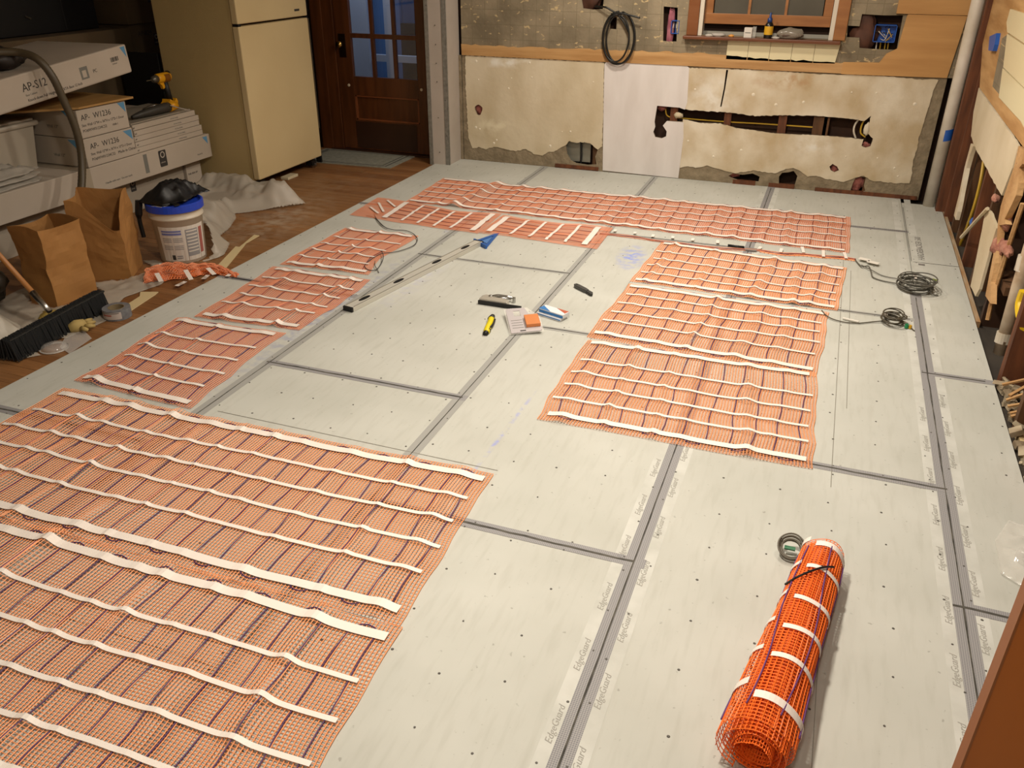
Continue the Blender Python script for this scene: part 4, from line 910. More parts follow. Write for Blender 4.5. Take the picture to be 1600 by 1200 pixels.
mb = MB(); mb.box((.01, .002-hl*.5, .0242), (LL-.01, .007-hl*.5, .0262), Ml); mb.box((.01, hl*.5-.007, .0242), (LL-.01, hl*.5-.002, .0262), Ml); mb.build('flange', M_aluside, lv)
for x in holesx: MB().prism([[(x+.044*math.cos(a), hl*.10+.013*math.sin(a)) for a in [i*math.pi/8 for i in range(16)]]], .003, .0248, Ml).build('grip_insert', M_black, lv)
for a, b in ((-.012, .0), (LL, LL+.012)): MB().box((a, -hl*.5, .001), (b, hl*.5, .025), Ml).build('end_cap', M_black, lv)
M_sq = mat('blue_metal', '#1f5aa5', .35, metal=.1)
qa, qb, qc = G(741,377,.004), G(781,363,.004), G(760,388,.004)
sq = thing('speed_square', 'blue triangular speed square beside the far end of the level', 'square', (qa+qb+qc)/3)
cen = (qa+qb+qc)/3
def tri(k, cx=None): c = cx or cen; return [tuple((c+(p-c)*k)[:2]) for p in (qa, qb, qc)]
s1 = tri(1); sl1 = [tuple((cen+(p-cen)*k2)[:2]) for p, k2 in ((qa, .45), (qb, .50), (qc, .12))]
mb = MB(); mb.prism([s1, [tuple((cen+((p-cen)*.52))[:2]) for p in (qa, qb, qc)]], .002, .007); mb.build('plate', M_sq, sq)
mb = MB(); mb.prism([tri(.40)], .002, .006); mb.build('inner_plate', mat('blue_metal_light', '#4d7fc0', .35, metal=.1), sq)
dd = (qc-qa).normalized(); nn = Vector((-dd.y, dd.x, 0)); MB().box((0, -.006, 0), ((qc-qa).length, .006, .022), frame3(qa-Vector((0, 0, .004)), dd, nn)).build('fence', M_sq, sq, bevel=.001)
# chrome staple gun on its side
sa = G(749, 474); sg = thing('staple_gun', 'chrome staple gun lying on its side near the middle of the floor', 'staple gun', sa)
Ms = frame3(sa, G(828,486)-sa, (.1, 1, 0))
MB().prism([[(0, -.005), (.155, -.005), (.155, .028), (.13, .040), (.06, .045), (.045, .060), (.012, .060), (0, .045)]], .002, .030, Ms).build('body', mat('gun_chrome', '#d6d1c4', .3, metal=.6), sg, bevel=.003)
MB().prism([[(-.003, -.014), (.235, -.014), (.235, -.002), (-.003, -.004)]], .001, .022, Ms).build('magazine', M_black, sg, bevel=.002)
MB().tube([Ms @ Vector(p) for p in [(.03, .064, .018), (.07, .082, .022), (.12, .086, .022), (.165, .084, .02)]], [.006, .009, .009, .006], 8).build('lever', M_metal, sg, smooth=True)
MB().tube([Ms @ Vector(p) for p in [(.06, .050, .02), (.10, .058, .024), (.15, .066, .02)]], .005, 8).build('spring_arm', M_metal, sg, smooth=True)
MB().lathe([(.010, 0), (.010, .034), (.006, .036)], 14, Ms @ Matrix.Translation((.045, .045, 0))).build('pivot_pin', M_metal, sg); MB().lathe([(.008, 0), (.008, .028)], 14, Ms @ Matrix.Translation((.165, .075, 0))).build('pivot_pin', M_metal, sg)
# yellow and black folding knife
M_yelp = mat('yellow_plastic_tool', '#d9c60f', .4)
ka = G(759, 519); kb_ = G(771, 498); kn = thing('folding_knife', 'yellow and black curved folding knife left of the blister pack', 'knife', ka)
kp = [G(760,520,.010), G(762,513,.013), G(766,505,.014), G(768,497,.013)]
MB().tube(smooth_path(kp, 5), [.010]+[.016]*14+[.012], 10).build('handle', M_yelp, kn, smooth=True)
MB().tube([G(758,522,.009), G(762,516,.010)], [.012, .017], 10).build('nose', M_black, kn, smooth=True); MB().tube([G(767,499,.013), G(770,494,.012)], [.018, .012], 10).build('butt', M_black, kn, smooth=True)
MB().tube(smooth_path([G(764,513,.018), G(770,507,.018), G(773,499,.016)], 4), .006, 6).build('grip', M_black, kn, smooth=True)
# blister pack propped on things
ba, bb_, bc_, bd_ = G(790,484,.03), G(833,489,.03), G(848,517,.015), G(799,522,.006)
bp = thing('blister_pack', 'empty grey blister pack with an orange insert in front of the staple gun', 'packaging', (ba+bd_)/2)
ux = (bc_-bd_); uy = (ba-bd_); Mb = frame3(bd_, ux, uy); WW = ux.length; HH = uy.length
M_card = mat('grey_card', '#b7b1b2', .35); 
MB().prism([[(0, 0), (WW-.01, 0), (WW, .01), (WW, HH*.58), (WW*.72, HH*.70), (WW*.62, HH*.98), (.01, HH), (0, HH-.01)], [(WW*.22, HH*.66), (WW*.44, HH*.66), (WW*.44, HH*.88), (WW*.22, HH*.88)]], .002, .004, Mb).build('card', M_card, bp)
MB().box((WW*.52, HH*.16, .004), (WW*.98, HH*.56, .022), Mb).build('orange_insert', mat('orange_card', '#c97b42', .4), bp, bevel=.002)
MB().box((WW*.10, HH*.05, -.02), (WW*.9, HH*.5, .001), Mb).build('tray', mat('smoky_plastic', '#57534e', .25), bp, bevel=.004)
for i in range(4): MB().box((WW*.08, HH*(.18+.1*i), .0041), (WW*.44, HH*(.20+.1*i), .0044), Mb).build('printed_line', M_print, bp)
MB().box((WW*.30, HH*.04, .0041), (WW*.48, HH*.08, .0044), Mb).build('printed_line', M_ink, bp)
MB().prism([[(-.008, -.008), (WW+.006, -.008), (WW+.006, HH*.6), (WW*.72, HH*1.0), (-.008, HH+.008)]], .0, .0015, Mb).build('clear_edge', M_clear, bp)
# box of blades on a second carton
xa, xb, xc, xd = G(842,491,.0), G(874,501,0), G(884,490,0), G(850,483,0)
bx_ = thing('staple_box', 'small blue and white carton with orange corner lying right of the blister pack', 'box', xa)
Mx = frame3(xa, xb-xa, xd-xa); w1 = (xb-xa).length; h1 = (xd-xa).length*.8
MB().box((-.003, -.012, .001), (w1+.012, h1*.8, .014), Mx).build('lower_carton', mat('white_card', '#d9dce0', .4), bx_, bevel=.001)
MB().box((-.003, -.013, .006), (w1+.0125, -.0118, .0105), Mx).build('blue_print', mat('blue_print', '#2f74b5', .4), bx_)
MB().box((0, 0, .015), (w1+.02, h1, .034), Mx).build('upper_carton', MATS['white_card'], bx_, bevel=.001)
MB().box((0, -.0006, .016), (w1+.0195, 0, .029), Mx).build('blue_print', MATS['blue_print'], bx_); MB().prism([[(0, 0), (w1*.55, 0), (0, h1*.75)]], .034, .0344, Mx).build('blue_print', MATS['blue_print'], bx_)
MB().prism([[(w1*.55, h1*.98), (w1+.015, h1*.4), (w1+.018, h1*.98)]], .034, .0344, Mx).build('orange_print', mat('orange_print', '#b4593b', .4), bx_)
# grey utility knife
ua, ub = G(899, 446, .008), G(927, 461, .008); uk = thing('utility_knife', 'dark grey utility knife alone on the boards left of the three-pass mat', 'knife', (ua.x, ua.y, 0))
Mu = frame3((ua.x, ua.y, 0), ub-ua, (-(ub-ua).y, (ub-ua).x, 0)); ul = (ub-ua).length
MB().prism([[(0, -.011), (.02, -.016), (ul*.55, -.014), (ul*.68, -.010), (ul*.68, .010), (ul*.5, .013), (.02, .012), (0, .008)]], .001, .020, Mu).build('handle', mat('gunmetal', '#4c4c4a', .4, metal=.4), uk, bevel=.004)
MB().prism([[(ul*.68, -.011), (ul*.95, -.014), (ul, -.006), (ul*.9, .010), (ul*.68, .011)]], .001, .017, Mu).build('nose', mat('dark_grip', '#2d2c29', .6), uk, bevel=.003)
MB().lathe([(.004, 0), (.004, .0215)], 10, Mu @ Matrix.Translation((.018, -.003, 0))).build('lanyard_hole', M_black, uk)

# ------------------------------------------------------------------ fridge
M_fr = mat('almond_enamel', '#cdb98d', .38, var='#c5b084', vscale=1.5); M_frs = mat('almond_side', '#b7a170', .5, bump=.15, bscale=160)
fg = thing('refrigerator', 'almond coloured top-freezer refrigerator standing left of the wooden door', 'refrigerator', (-4.3, 5.6, 0))
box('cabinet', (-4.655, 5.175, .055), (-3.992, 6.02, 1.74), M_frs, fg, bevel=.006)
box('door', (-3.984, 5.165, .075), (-3.930, 6.03, 1.135), M_fr, fg, bevel=.008); box('freezer_door', (-3.984, 5.165, 1.150), (-3.930, 6.03, 1.73), M_fr, fg, bevel=.008)
box('gasket', (-3.992, 5.18, .085), (-3.984, 6.015, 1.72), mat('gasket_brown', '#4a3522', .6), fg)
box('hinge', (-3.975, 5.168, 1.134), (-3.935, 5.20, 1.151), M_black, fg); box('handle_trim', (-3.985, 6.028, .30), (-3.925, 6.036, 1.13), mat('chrome_edge', '#6d655a', .3, metal=.7), fg)
box('door_stile', (-3.99, 6.03, .02), (-3.94, 6.045, 1.74), M_black, fg)
box('badge', (-3.9298, 5.86, 1.19), (-3.928, 5.925, 1.205), M_ink, bpy.data.objects['freezer_door'])
for y in (5.24, 5.95): box('caster_bracket', (-4.02, y-.03, .012), (-3.96, y+.03, .056), M_black, fg); MB().lathe([(.02, -.012), (.02, .012)], 14, Matrix.Translation((-3.97, y+.01, .012)) @ Matrix.Rotation(math.pi/2, 4, 'X')).build('caster', M_metal, fg)
for y in (5.24, 5.95): MB().lathe([(.02, -.012), (.02, .012)], 14, Matrix.Translation((-4.6, y, .012)) @ Matrix.Rotation(math.pi/2, 4, 'X')).build('caster', M_metal, fg); box('caster_bracket', (-4.62, y-.03, .02), (-4.57, y+.03, .056), M_black, fg)
tag(MB().box((-4.0, 5.52, -.009), (-3.93, 5.66, .012)).build('cream_wedge', mat('cream_plastic', '#c9bc9c', .5), None, bevel=.003), 'small cream block on the floor under the refrigerator front', 'block')
# door mat
M_rug = mat('grey_mat', '#8b8a7c', .9, var='#7a796c', vscale=30); M_rugd = mat('mat_border', '#4b4a44', .9)
rg = thing('door_mat', 'flat grey mat with a darker double border in front of the wooden door', 'mat', (-3.75, 6.35, 0))
rz = -.009
MB().prism([[(-4.25, 6.10), (-3.36, 6.145), (-3.355, 6.625), (-4.25, 6.60)]], rz, rz+.007).build('border', M_rug, rg)
MB().prism([[(-4.22, 6.125), (-3.41, 6.168), (-3.405, 6.600), (-4.22, 6.58)], [(-4.20, 6.135), (-3.425, 6.178), (-3.42, 6.590), (-4.20, 6.57)]], rz+.007, rz+.0078).build('dark_line', M_rugd, rg)
MB().prism([[(-4.19, 6.15), (-3.45, 6.195), (-3.445, 6.575), (-4.19, 6.555)], [(-4.178, 6.158), (-3.462, 6.203), (-3.457, 6.567), (-4.178, 6.547)]], rz+.007, rz+.0078).build('dark_line', M_rugd, rg)

# ------------------------------------------------------------------ stacked flat-pack cartons
M_ctn = mat('white_carton', '#bdb1a2', .7, var='#b0a494', vscale=2); M_ctn2 = mat('white_carton_grey', '#a89d8d', .7, var='#9a8f80', vscale=2)
M_btri = mat('blue_triangle_print', '#5a8fb4', .6); M_tapec = mat('clear_parcel_tape', '#a59986', .3)
FX = Vector((0, 1, 0)); FZ = Vector((0, 0, 1))
BODY = {}
def carton(label, lo, hi, m=None, group=None, name='carton', M=None, bevel=.004, rz=0):
    t = thing(name, label, 'box', ((lo[0]+hi[0])/2, (lo[1]+hi[1])/2, lo[2]) if M is None else M.translation, group=group)
    BODY[t.name] = MB().box(lo, hi, M).build('box_body', m or M_ctn, t, bevel=bevel); return t
def face_text(t, s, y, z, size, X=-4.299, m=None, M0=None):
    M = frame3((X, y, z), FX, FZ) if M0 is None else M0 @ frame3((.0006, y, z), FX, FZ)
    return text('printed_text', s, size, m or M_ink, M, BODY.get(t.name, t))
def logo(t, y, z, X=-4.2985, M0=None, s=1.0):
    M = frame3((X, y, z), FX, FZ) if M0 is None else M0 @ frame3((.0008, y, z), FX, FZ); t = BODY.get(t.name, t)
    MB().prism([[(x*s, v*s) for x, v in [(-.03,-.055),(.03,-.055),(.035,-.05),(.035,.05),(.03,.055),(-.03,.055),(-.035,.05),(-.035,-.05)]]], 0, .0006, M).build('printed_emblem', M_ink, t)
    MB().prism([[(.022*s*math.cos(a), .025*s+.022*s*math.sin(a)) for a in [i*math.pi/8 for i in range(16)]], [(.015*s*math.cos(a), .025*s+.015*s*math.sin(a)) for a in [i*math.pi/8 for i in range(16)]]], .0006, .001, M).build('printed_ring', M_ctn, t)
    text('printed_text', 'cabinets', .014*s, M_ctn, M @ Matrix.Translation((-.028*s, -.03*s, .0008)), t)
lowc = carton('long white carton lowest on the floor under the stack left of the refrigerator', (-4.95, 2.7, -.009), (-4.42, 4.93, .215), M_ctn2, 'white flat-pack cartons')
face_text(lowc, '-- -- -- --', 4.55, .16, .03, X=-4.419); logo(lowc, 4.42, .17, X=-4.4185, s=.7)
c2_ = carton('short white carton standing on end by the refrigerator side', (-4.95, 4.94, -.009), (-4.40, 5.10, .20), M_ctn, 'white flat-pack cartons')
face_text(c2_, 'THIS SIDE UP', 4.95, .12, .018, X=-4.399)
longc = carton('very long white carton lying on top of the lowest carton, its long side facing out', (-4.95, 2.6, .232), (-4.30, 5.13, .398), M_ctn, 'white flat-pack cartons')
box('parcel_tape', (-4.9, 3.90, .3985), (-4.2995, 3.98, .3995), M_tapec, longc); box('parcel_tape', (-4.2995, 3.90, .25), (-4.299, 3.98, .399), M_tapec, longc)
box('cardboard_support', (-4.9, 2.8, .2155), (-4.45, 4.9, .2315), M_ctn2, longc)
logo(longc, 4.62, .325); MB().prism([[(5.05, .385), (5.10, .385), (5.10, .33)]], 0, .0006, Matrix(((0, 0, 1, -4.2995), (1, 0, 0, 0), (0, 1, 0, 0), (0, 0, 0, 1)))).build('printed_triangle', M_btri, longc)
face_text(longc, 'Handle with care   Do not stack', 4.08, .275, .018, m=M_print); face_text(longc, 'Model B', 4.97, .27, .016, m=M_print)
box('dark_label', (-4.2995, 4.44, .26), (-4.299, 4.475, .385), M_print, longc)
# upper left long bits: thin flat-packs
for i in range(5):
    z = .40+i*.036; dx = (0, .004, .0, .006, -.004)[i]
    fpk = carton('thin white flat-pack carton, %s of the five stacked beside the refrigerator' % ('lowest', 'second from below', 'middle one', 'fourth from below', 'topmost')[i], (-4.93, 4.405+.004*i, z), (-4.315+dx, 5.085-.010*i+dx, z+.034), M_ctn, 'thin flat-pack cartons', bevel=.003)
    face_text(fpk, 'W1236 PANEL', 4.83-.012*i, z+.011, .013, X=-4.3145+dx, m=M_print); face_text(fpk, 'AP', 4.42, z+.010, .015, X=-4.3145+dx)
for k, z0 in enumerate((.402, .578)):
    t = carton('white wall-cabinet carton printed AP- W1236, %s of the two' % ('lower', 'upper')[k], (-4.93, 3.975, z0), (-4.298, 4.392-.012*k, z0+.172-.004*k), M_ctn, 'wall cabinet cartons')
    face_text(t, 'AP-  W1236', 4.02-.02*k, z0+.105, .048, X=-4.2975); face_text(t, 'Size: Wall 12"W x 36"H x 12"D-1 Door', 4.015-.02*k, z0+.068, .0215, X=-4.2975); face_text(t, 'PO#WW01234CS2', 4.015-.02*k, z0+.035, .024, X=-4.2975)
    face_text(t, 'Made in China' if k == 0 else '1008-1', 4.235, z0+.035, .026 if k == 0 else .018, X=-4.2975)
    MB().prism([[(4.382-.012*k, z0+.162), (4.382-.012*k, z0+.098), (4.310, z0+.162)]], 0, .0006, Matrix(((0, 0, 1, -4.298), (1, 0, 0, 0), (0, 1, 0, 0), (0, 0, 0, 1)))).build('printed_triangle', M_btri, t)
    Mn = frame3((-4.80, 3.9745, z0+.05), (1, 0, 0), (0, 0, 1))
    if k == 0: MB().box((0, .01, 0), (.08, .11, .0006), Mn).build('printed_emblem', M_ink, t)
    MB().prism([[(.38, .115), (.48, .115), (.48, .03)]], 0, .0006, Mn).build('printed_triangle', M_btri, t); text('printed_text', 'Wall 12"', .026, M_print, Mn @ Matrix.Translation((.24, .005, .0004)), t)
# thin plywood lying across, tilted long carton printed AP-S12 on top
M_pineb = mat('pine_board', '#b48c54', .6, var='#a0783f', vscale=3, vstretch=(6, 1, 1))
pb = MB().prism([[(-4.285, 3.99), (-4.27, 4.43), (-4.75, 4.45), (-4.95, 3.7), (-4.6, 3.68)]], .753, .765).build('plywood_offcut', M_pineb, None); tag(pb, 'thin yellowish plywood offcut lying on the two AP- W1236 cartons', 'board')
Ma = frame3((-4.33, 2.6, .738), (1, 0, 0), (0, .9962, .0872)) ; Ma = Matrix.Translation((-4.30, 4.50, .905)) @ Matrix.Rotation(math.radians(4.8), 4, 'X') @ Matrix.Rotation(math.radians(3), 4, 'Z')
ap = thing('carton', 'large tilted white carton printed AP-S12 on top of the stack', 'box', (-4.3, 4.5, .905), group='base cabinet cartons')
BODY[ap.name] = MB().box((-.70, -1.95, 0), (0, 0, .172), Ma).build('box_body', M_ctn, ap, bevel=.010)
face_text(ap, 'AP-S12', -.89, .078, .062, M0=Ma); face_text(ap, 'Base Cabinet', -.88, .052, .016, M0=Ma, m=M_print); face_text(ap, 'Knock-down Full Height Door RTA Base 12 Inch', -.875, .022, .0215, M0=Ma)
face_text(ap, 'PC', -.335, .065, .028, M0=Ma); MB().prism([[(-.062, .162), (-.018, .162), (-.018, .095)]][0:1], 0, .0006, Ma @ Matrix(((0, 0, 1, 0), (1, 0, 0, 0), (0, 1, 0, 0), (0, 0, 0, 1)))).build('printed_triangle', M_btri, ap)
mb = MB(); Mf = Ma @ Matrix(((0, 0, 1, .0002), (1, 0, 0, 0), (0, 1, 0, 0), (0, 0, 0, 1)))
mb.prism([[(-.44, .045), (-.375, .045), (-.375, .115), (-.44, .115)], [(-.425, .055), (-.39, .055), (-.39, .095), (-.425, .095)]], 0, .0006, Mf); mb.build('printed_diagram', M_print, ap)
mb = MB(); [mb.box((-.165+i*.009, .092, 0), (-.161+i*.009+(i % 3)*.0015, .118, .0006), Mf) for i in range(8)]; mb.build('printed_barcode', M_ink, ap); face_text(ap, '1234567', -.16, .075, .013, M0=Ma, m=M_print)
# translucent storage tote and film at the left
tt_ = thing('storage_tote', 'cloudy white plastic storage tote under the left end of the AP-S12 carton', 'tote', (-4.75, 3.65, .40))
M_tote = mat('cloudy_plastic', '#b0a695', .35)
mb = MB(); mb.grid(lambda u, v: (lambda a, s: (-4.78+s*.19*max(-1, min(1, 1.5*math.cos(a))), 3.60+s*.30*max(-1, min(1, 1.5*math.sin(a))), .402+.26*v))(2*math.pi*u, .9+.1*v), 48, 4); mb.build('tub', M_tote, tt_, solid=.004)
box('tub_base', (-4.93, 3.34, .401), (-4.63, 3.86, .408), M_tote, tt_); box('lid', (-4.995, 3.27, .655), (-4.565, 3.93, .685), M_tote, tt_, bevel=.012); box('lid_rim', (-4.975, 3.29, .685), (-4.585, 3.91, .70), M_tote, tt_, bevel=.006)
M_film = mat('milky_film', '#cfc8bc', .3, alpha=.55, spec=.7)
bw = thing('plastic_wrap', 'crumpled glossy plastic wrap on the long carton at the left edge', 'plastic wrap', (-4.5, 3.3, .40))
for i in range(3):
    o_ = sheet('wrap_fold', [(-4.58, 2.9), (-4.31, 2.95), (-4.32, 3.62-.03*i), (-4.38, 3.70), (-4.56, 3.6)], .035, M_film, bw, step=.02, freq=9, seed=3+i, base=.402+.03*i, dome=.02)
tag(box('padding_sheet', (-4.60, 2.6, .555), (-4.32, 3.30, .60), mat('foam_sheet', '#a5937a', .6), None, bevel=.01), 'buff foam padding sheet lying on the plastic wrap at the left edge', 'padding')
# vacuum hose
hp = [(-4.55, 3.35, 1.13), (-4.35, 3.46, 1.145), (-4.2, 3.60, 1.10), (-4.08, 3.68, .98), (-4.03, 3.72, .80), (-4.0, 3.70, .62), (-3.98, 3.68, .45), (-3.97, 3.58, .28), (-3.95, 3.47, .12), (-3.88, 3.40, .03), (-3.95, 3.30, .025), (-4.1, 3.2, .028)]
hpp = [WX(x, y, X_) for x, y, X_ in ((-10,82,-4.40),(28,82,-4.32),(58,92,-4.22),(82,120,-4.17),(100,158,-4.15),(118,200,-4.13),(127,240,-4.12),(128,280,-4.10),(124,320,-4.05),(123,350,-3.98),(126,385,-3.93),(131,415,-3.88))]+[Vector((-3.9, 3.22, .03)), Vector((-4.05, 3.15, .03))]
vz = thing('vacuum_hose', 'thick grey-brown vacuum hose with dark end hanging over the cartons to the paper bags', 'hose', (-4.45, 3.45, 1.06))
hs = smooth_path(hpp, 14); mb = MB(); mb.tube(hs, [.0215+.0012*(i % 2) for i in range(len(hs))], 12); hz = mb.build('hose_tube', mat('hose_grey_brown', '#4f4431', .45), vz, smooth=True)
lump('nozzle_body', WX(8, 92, -4.42), (.07, .13, .05), mat('dark_rubber', '#1e1510', .5), vz, 61, 10); MB().tube(smooth_path([WX(-20,70,-4.45), WX(5,84,-4.42), WX(35,90,-4.37)], 5), .035, 12).build('nozzle_neck', MATS['dark_rubber'], vz, smooth=True)

# drill and sander on the thin cartons
M_dy = mat('drill_yellow', '#d99a10', .4); M_dk = mat('drill_black', '#141310', .55)
panel = tag(MB().prism([[(-4.33, 4.42), (-4.34, 5.02), (-4.78, 5.10), (-4.80, 4.42)]], .581, .589).build('cream_board', mat('panel_grey', '#948b7c', .6), None), 'flat pale panel on the thin cartons under the yellow drill', 'panel')
Dz = .590
Dp = WX(262, 166, -4.50); dr_ = thing('cordless_drill', 'yellow and black cordless drill standing on its battery on the cartons', 'drill', (Dp.x, Dp.y, Dz))
Md = Matrix.Translation((-4.47, 4.965, Dz)) @ Matrix.Rotation(math.radians(94), 4, 'Z')     # local +x points towards the chuck's back
def D(p): return Md @ Vector(p)
MB().box((-.045, -.038, 0), (.055, .038, .030), Md).build('battery', M_dk, dr_, bevel=.005); BAT = bpy.data.objects['battery']; MB().prism([[(-.06, .026), (-.045, .046), (-.03, .050), (-.02, .072), (.02, .050), (.035, .052), (.05, .070), (.06, .046), (.055, .026)]], -.036, .036, Md @ Matrix(((1, 0, 0, 0), (0, 0, 1, 0), (0, 1, 0, 0), (0, 0, 0, 1)))).build('battery_shoe', M_dy, BAT, bevel=.004)
MB().tube([D((.015, 0, .05)), D((.008, 0, .12)), D((-.01, 0, .185))], [.024, .021, .024], 12).build('grip', M_dk, dr_, smooth=True)
MB().tube([D((-.085, 0, .215)), D((-.07, 0, .215)), D((.035, 0, .215)), D((.055, 0, .215))], [.028, .033, .033, .024], 16).build('motor_housing', M_dy, dr_, smooth=True)
MB().tube([D((-.03, 0, .213)), D((.03, 0, .213))], .0345, 16).build('label_band', mat('drill_label', '#7a4a12', .4), dr_)
MB().tube([D((-.135, 0, .215)), D((-.12, 0, .215)), D((-.085, 0, .215))], [.012, .022, .027], 16).build('chuck', mat('chuck_grey', '#6a665b', .35, metal=.7), dr_, smooth=True)
MB().tube([D((-.19, 0, .215)), D((-.13, 0, .215))], .003, 6).build('bit', M_metal, dr_)
MB().prism([[(-.075, .186), (-.02, .186), (-.022, .150), (-.04, .140), (-.05, .165)]], -.012, .012, Md @ Matrix(((1, 0, 0, 0), (0, 0, 1, 0), (0, 1, 0, 0), (0, 0, 0, 1)))).build('trigger_guard', M_dy, dr_, bevel=.003)
MB().tube([D((.03, 0, .235)), D((.05, 0, .235))], .02, 12).build('rear_cap', M_dk, dr_)
js = thing('multi_tool', 'dark oscillating tool with yellow body lying in front of the drill', 'power tool', (-4.42, 4.75, Dz))
jp = [(-4.40, 4.52, Dz+.02), (-4.40, 4.60, Dz+.025), (-4.39, 4.70, Dz+.032), (-4.385, 4.82, Dz+.036), (-4.38, 4.90, Dz+.034)]
MB().tube(jp, [.012, .022, .03, .034, .028], 12).build('tool_body', mat('tool_dark', '#33302a', .5), js, smooth=True); MB().tube([(-4.382, 4.86, Dz+.036), (-4.378, 4.93, Dz+.034)], [.036, .026], 12).build('tool_collar', M_dy, js, smooth=True)
MB().tube([(-4.46, 4.70, Dz+.03), (-4.44, 4.78, Dz+.05), (-4.42, 4.84, Dz+.04)], .016, 10).build('tool_head', M_metal, js, smooth=True); MB().tube([(-4.35, 4.84, Dz+.05), (-4.29, 4.95, Dz+.004)], .004, 6).build('blade', M_metal, js)

# dim cartons and dark things in the unlit back-left
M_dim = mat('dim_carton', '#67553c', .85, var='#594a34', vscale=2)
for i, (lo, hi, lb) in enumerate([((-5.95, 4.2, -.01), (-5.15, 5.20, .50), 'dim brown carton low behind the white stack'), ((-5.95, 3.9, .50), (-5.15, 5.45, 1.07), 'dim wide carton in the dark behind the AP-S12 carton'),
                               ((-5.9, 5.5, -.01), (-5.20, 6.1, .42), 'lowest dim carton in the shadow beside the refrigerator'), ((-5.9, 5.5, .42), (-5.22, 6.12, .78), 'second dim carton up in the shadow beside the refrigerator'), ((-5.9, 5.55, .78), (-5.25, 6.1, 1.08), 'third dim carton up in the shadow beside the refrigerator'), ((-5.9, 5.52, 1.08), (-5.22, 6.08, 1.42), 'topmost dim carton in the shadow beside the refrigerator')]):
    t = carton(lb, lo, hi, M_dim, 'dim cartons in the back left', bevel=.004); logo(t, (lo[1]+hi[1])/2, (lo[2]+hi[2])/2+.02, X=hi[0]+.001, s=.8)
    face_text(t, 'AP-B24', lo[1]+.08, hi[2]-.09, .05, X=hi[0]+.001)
tv = thing('dark_cabinet', 'black glossy cabinet in the dark upper left above the cartons', 'cabinet', (-5.6, 4.6, 1.075))
box('cabinet_body', (-5.95, 3.6, 1.075), (-5.30, 5.30, 1.95), M_black, tv, bevel=.005); box('door_gap', (-5.2995, 4.99, 1.09), (-5.298, 5.0, 1.94), mat('door_gap_grey', '#2a2a2c', .3), tv); MB().tube([(-5.29, 4.66, 1.20), (-5.29, 4.70, 1.18)], .006, 8).build('handle', M_metal, tv)
bkp = thing('black_board', 'flat black panel standing behind the yellow drill beside the refrigerator', 'panel', (-4.9, 5.45, 0)); box('panel_body', (-5.05, 5.18, -.01), (-4.69, 5.21, .93), M_black, bkp, bevel=.003); box('panel_foot', (-5.05, 5.14, -.01), (-4.69, 5.25, .02), M_black, bkp)
bkl = tag(MB().box((-5.15, 2.3, -.01), (-5.0, 3.5, 1.2)).build('black_screen', M_black, None, bevel=.01), 'black upright screen at the far left edge behind the cartons', 'screen')

# ------------------------------------------------------------------ paper bags, bucket, rubbish
M_kraft = mat('kraft_paper', '#a5763f', .75, var='#976a37', vscale=4, bump=.25, bscale=7)
M_kraftin = M_kraft
def paper_bag(label, base, rz_, w, dpt, h, flare, seed, lean=(0, 0), cut=None):
    t = thing('paper_bag', label, 'bag', base, rz_, group='brown paper bags'); rnd = random.Random(seed)
    NU = 64; NV = 18
    def F(u, v):
        s = (u*4) % 4; k = int(s); f = s-k; cx, cy = ((-1, -1), (1, -1), (1, 1), (-1, 1))[k]; nx_, ny_ = ((1, -1), (1, 1), (-1, 1), (-1, -1))[k]
        x = (cx+(nx_-cx)*f)*w/2; y = (cy+(ny_-cy)*f)*dpt/2; g = 1+flare*v
        if k in (1, 3): x *= 1-.12*v*(1-abs(2*f-1))          # side gusset folds inwards
        x *= g; y *= g*(1-.10*v); n = fbm(x*7+seed, y*7, v*3.5+seed, 3)*.011*min(1, v*3+.1)
        topd = 1.0 if cut is None else 1-cut(u)*.0
        z = v*h*(1 if cut is None else cut(u))
        return (x+n+lean[0]*v*v, y+n*.7+lean[1]*v*v, z+.0)
    mb = MB(); mb.grid(F, NU, NV)
    mb.build('paper_wall', M_kraft, t, local=True, solid=.0012)
    MB().box((-w/2*.98, -dpt/2*.98, .0), (w/2*.98, dpt/2*.98, .003)).build('bag_base', M_kraft, t, local=True)
    return t
paper_bag('brown paper bag standing open, left one behind the broom', (-3.655, 3.03, -.009), math.radians(-4), .19, .25, .405, .06, 2, lean=(0, -0.01), cut=lambda u: 1+.03*math.sin(u*12.56))
paper_bag('brown paper bag standing open and bulging, next to the white bucket', (-3.665, 3.415, -.009), math.radians(28), .22, .24, .45, .20, 5, lean=(-.02, 0), cut=lambda u: 1.0-.36*max(0, math.cos((u-.23)*6.28))**3+.02*math.sin(u*19))
bk = (-3.475, 3.755); bu = thing('bucket', 'white plastic bucket with blue rim lid and printed label', 'bucket', (bk[0], bk[1], -.009))
Bz = Matrix.Translation((bk[0], bk[1], -.009))
M_pail = mat('pail_white', '#c6bba9', .4); M_blid = mat('lid_blue', '#1b3fb4', .35)
MB().lathe([(.122, 0), (.128, .004), (.142, .26), (.150, .262), (.151, .272), (.144, .275), (.145, .300), (.153, .302), (.154, .318)], 40, Bz, cap=True).build('pail_body', M_pail, bu, smooth=True)
MB().lathe([(.157, .305), (.160, .308), (.160, .345), (.154, .350), (.146, .349), (.143, .336), (.0, .336)], 40, Bz, cap=False).build('lid', M_blid, bu, smooth=False)
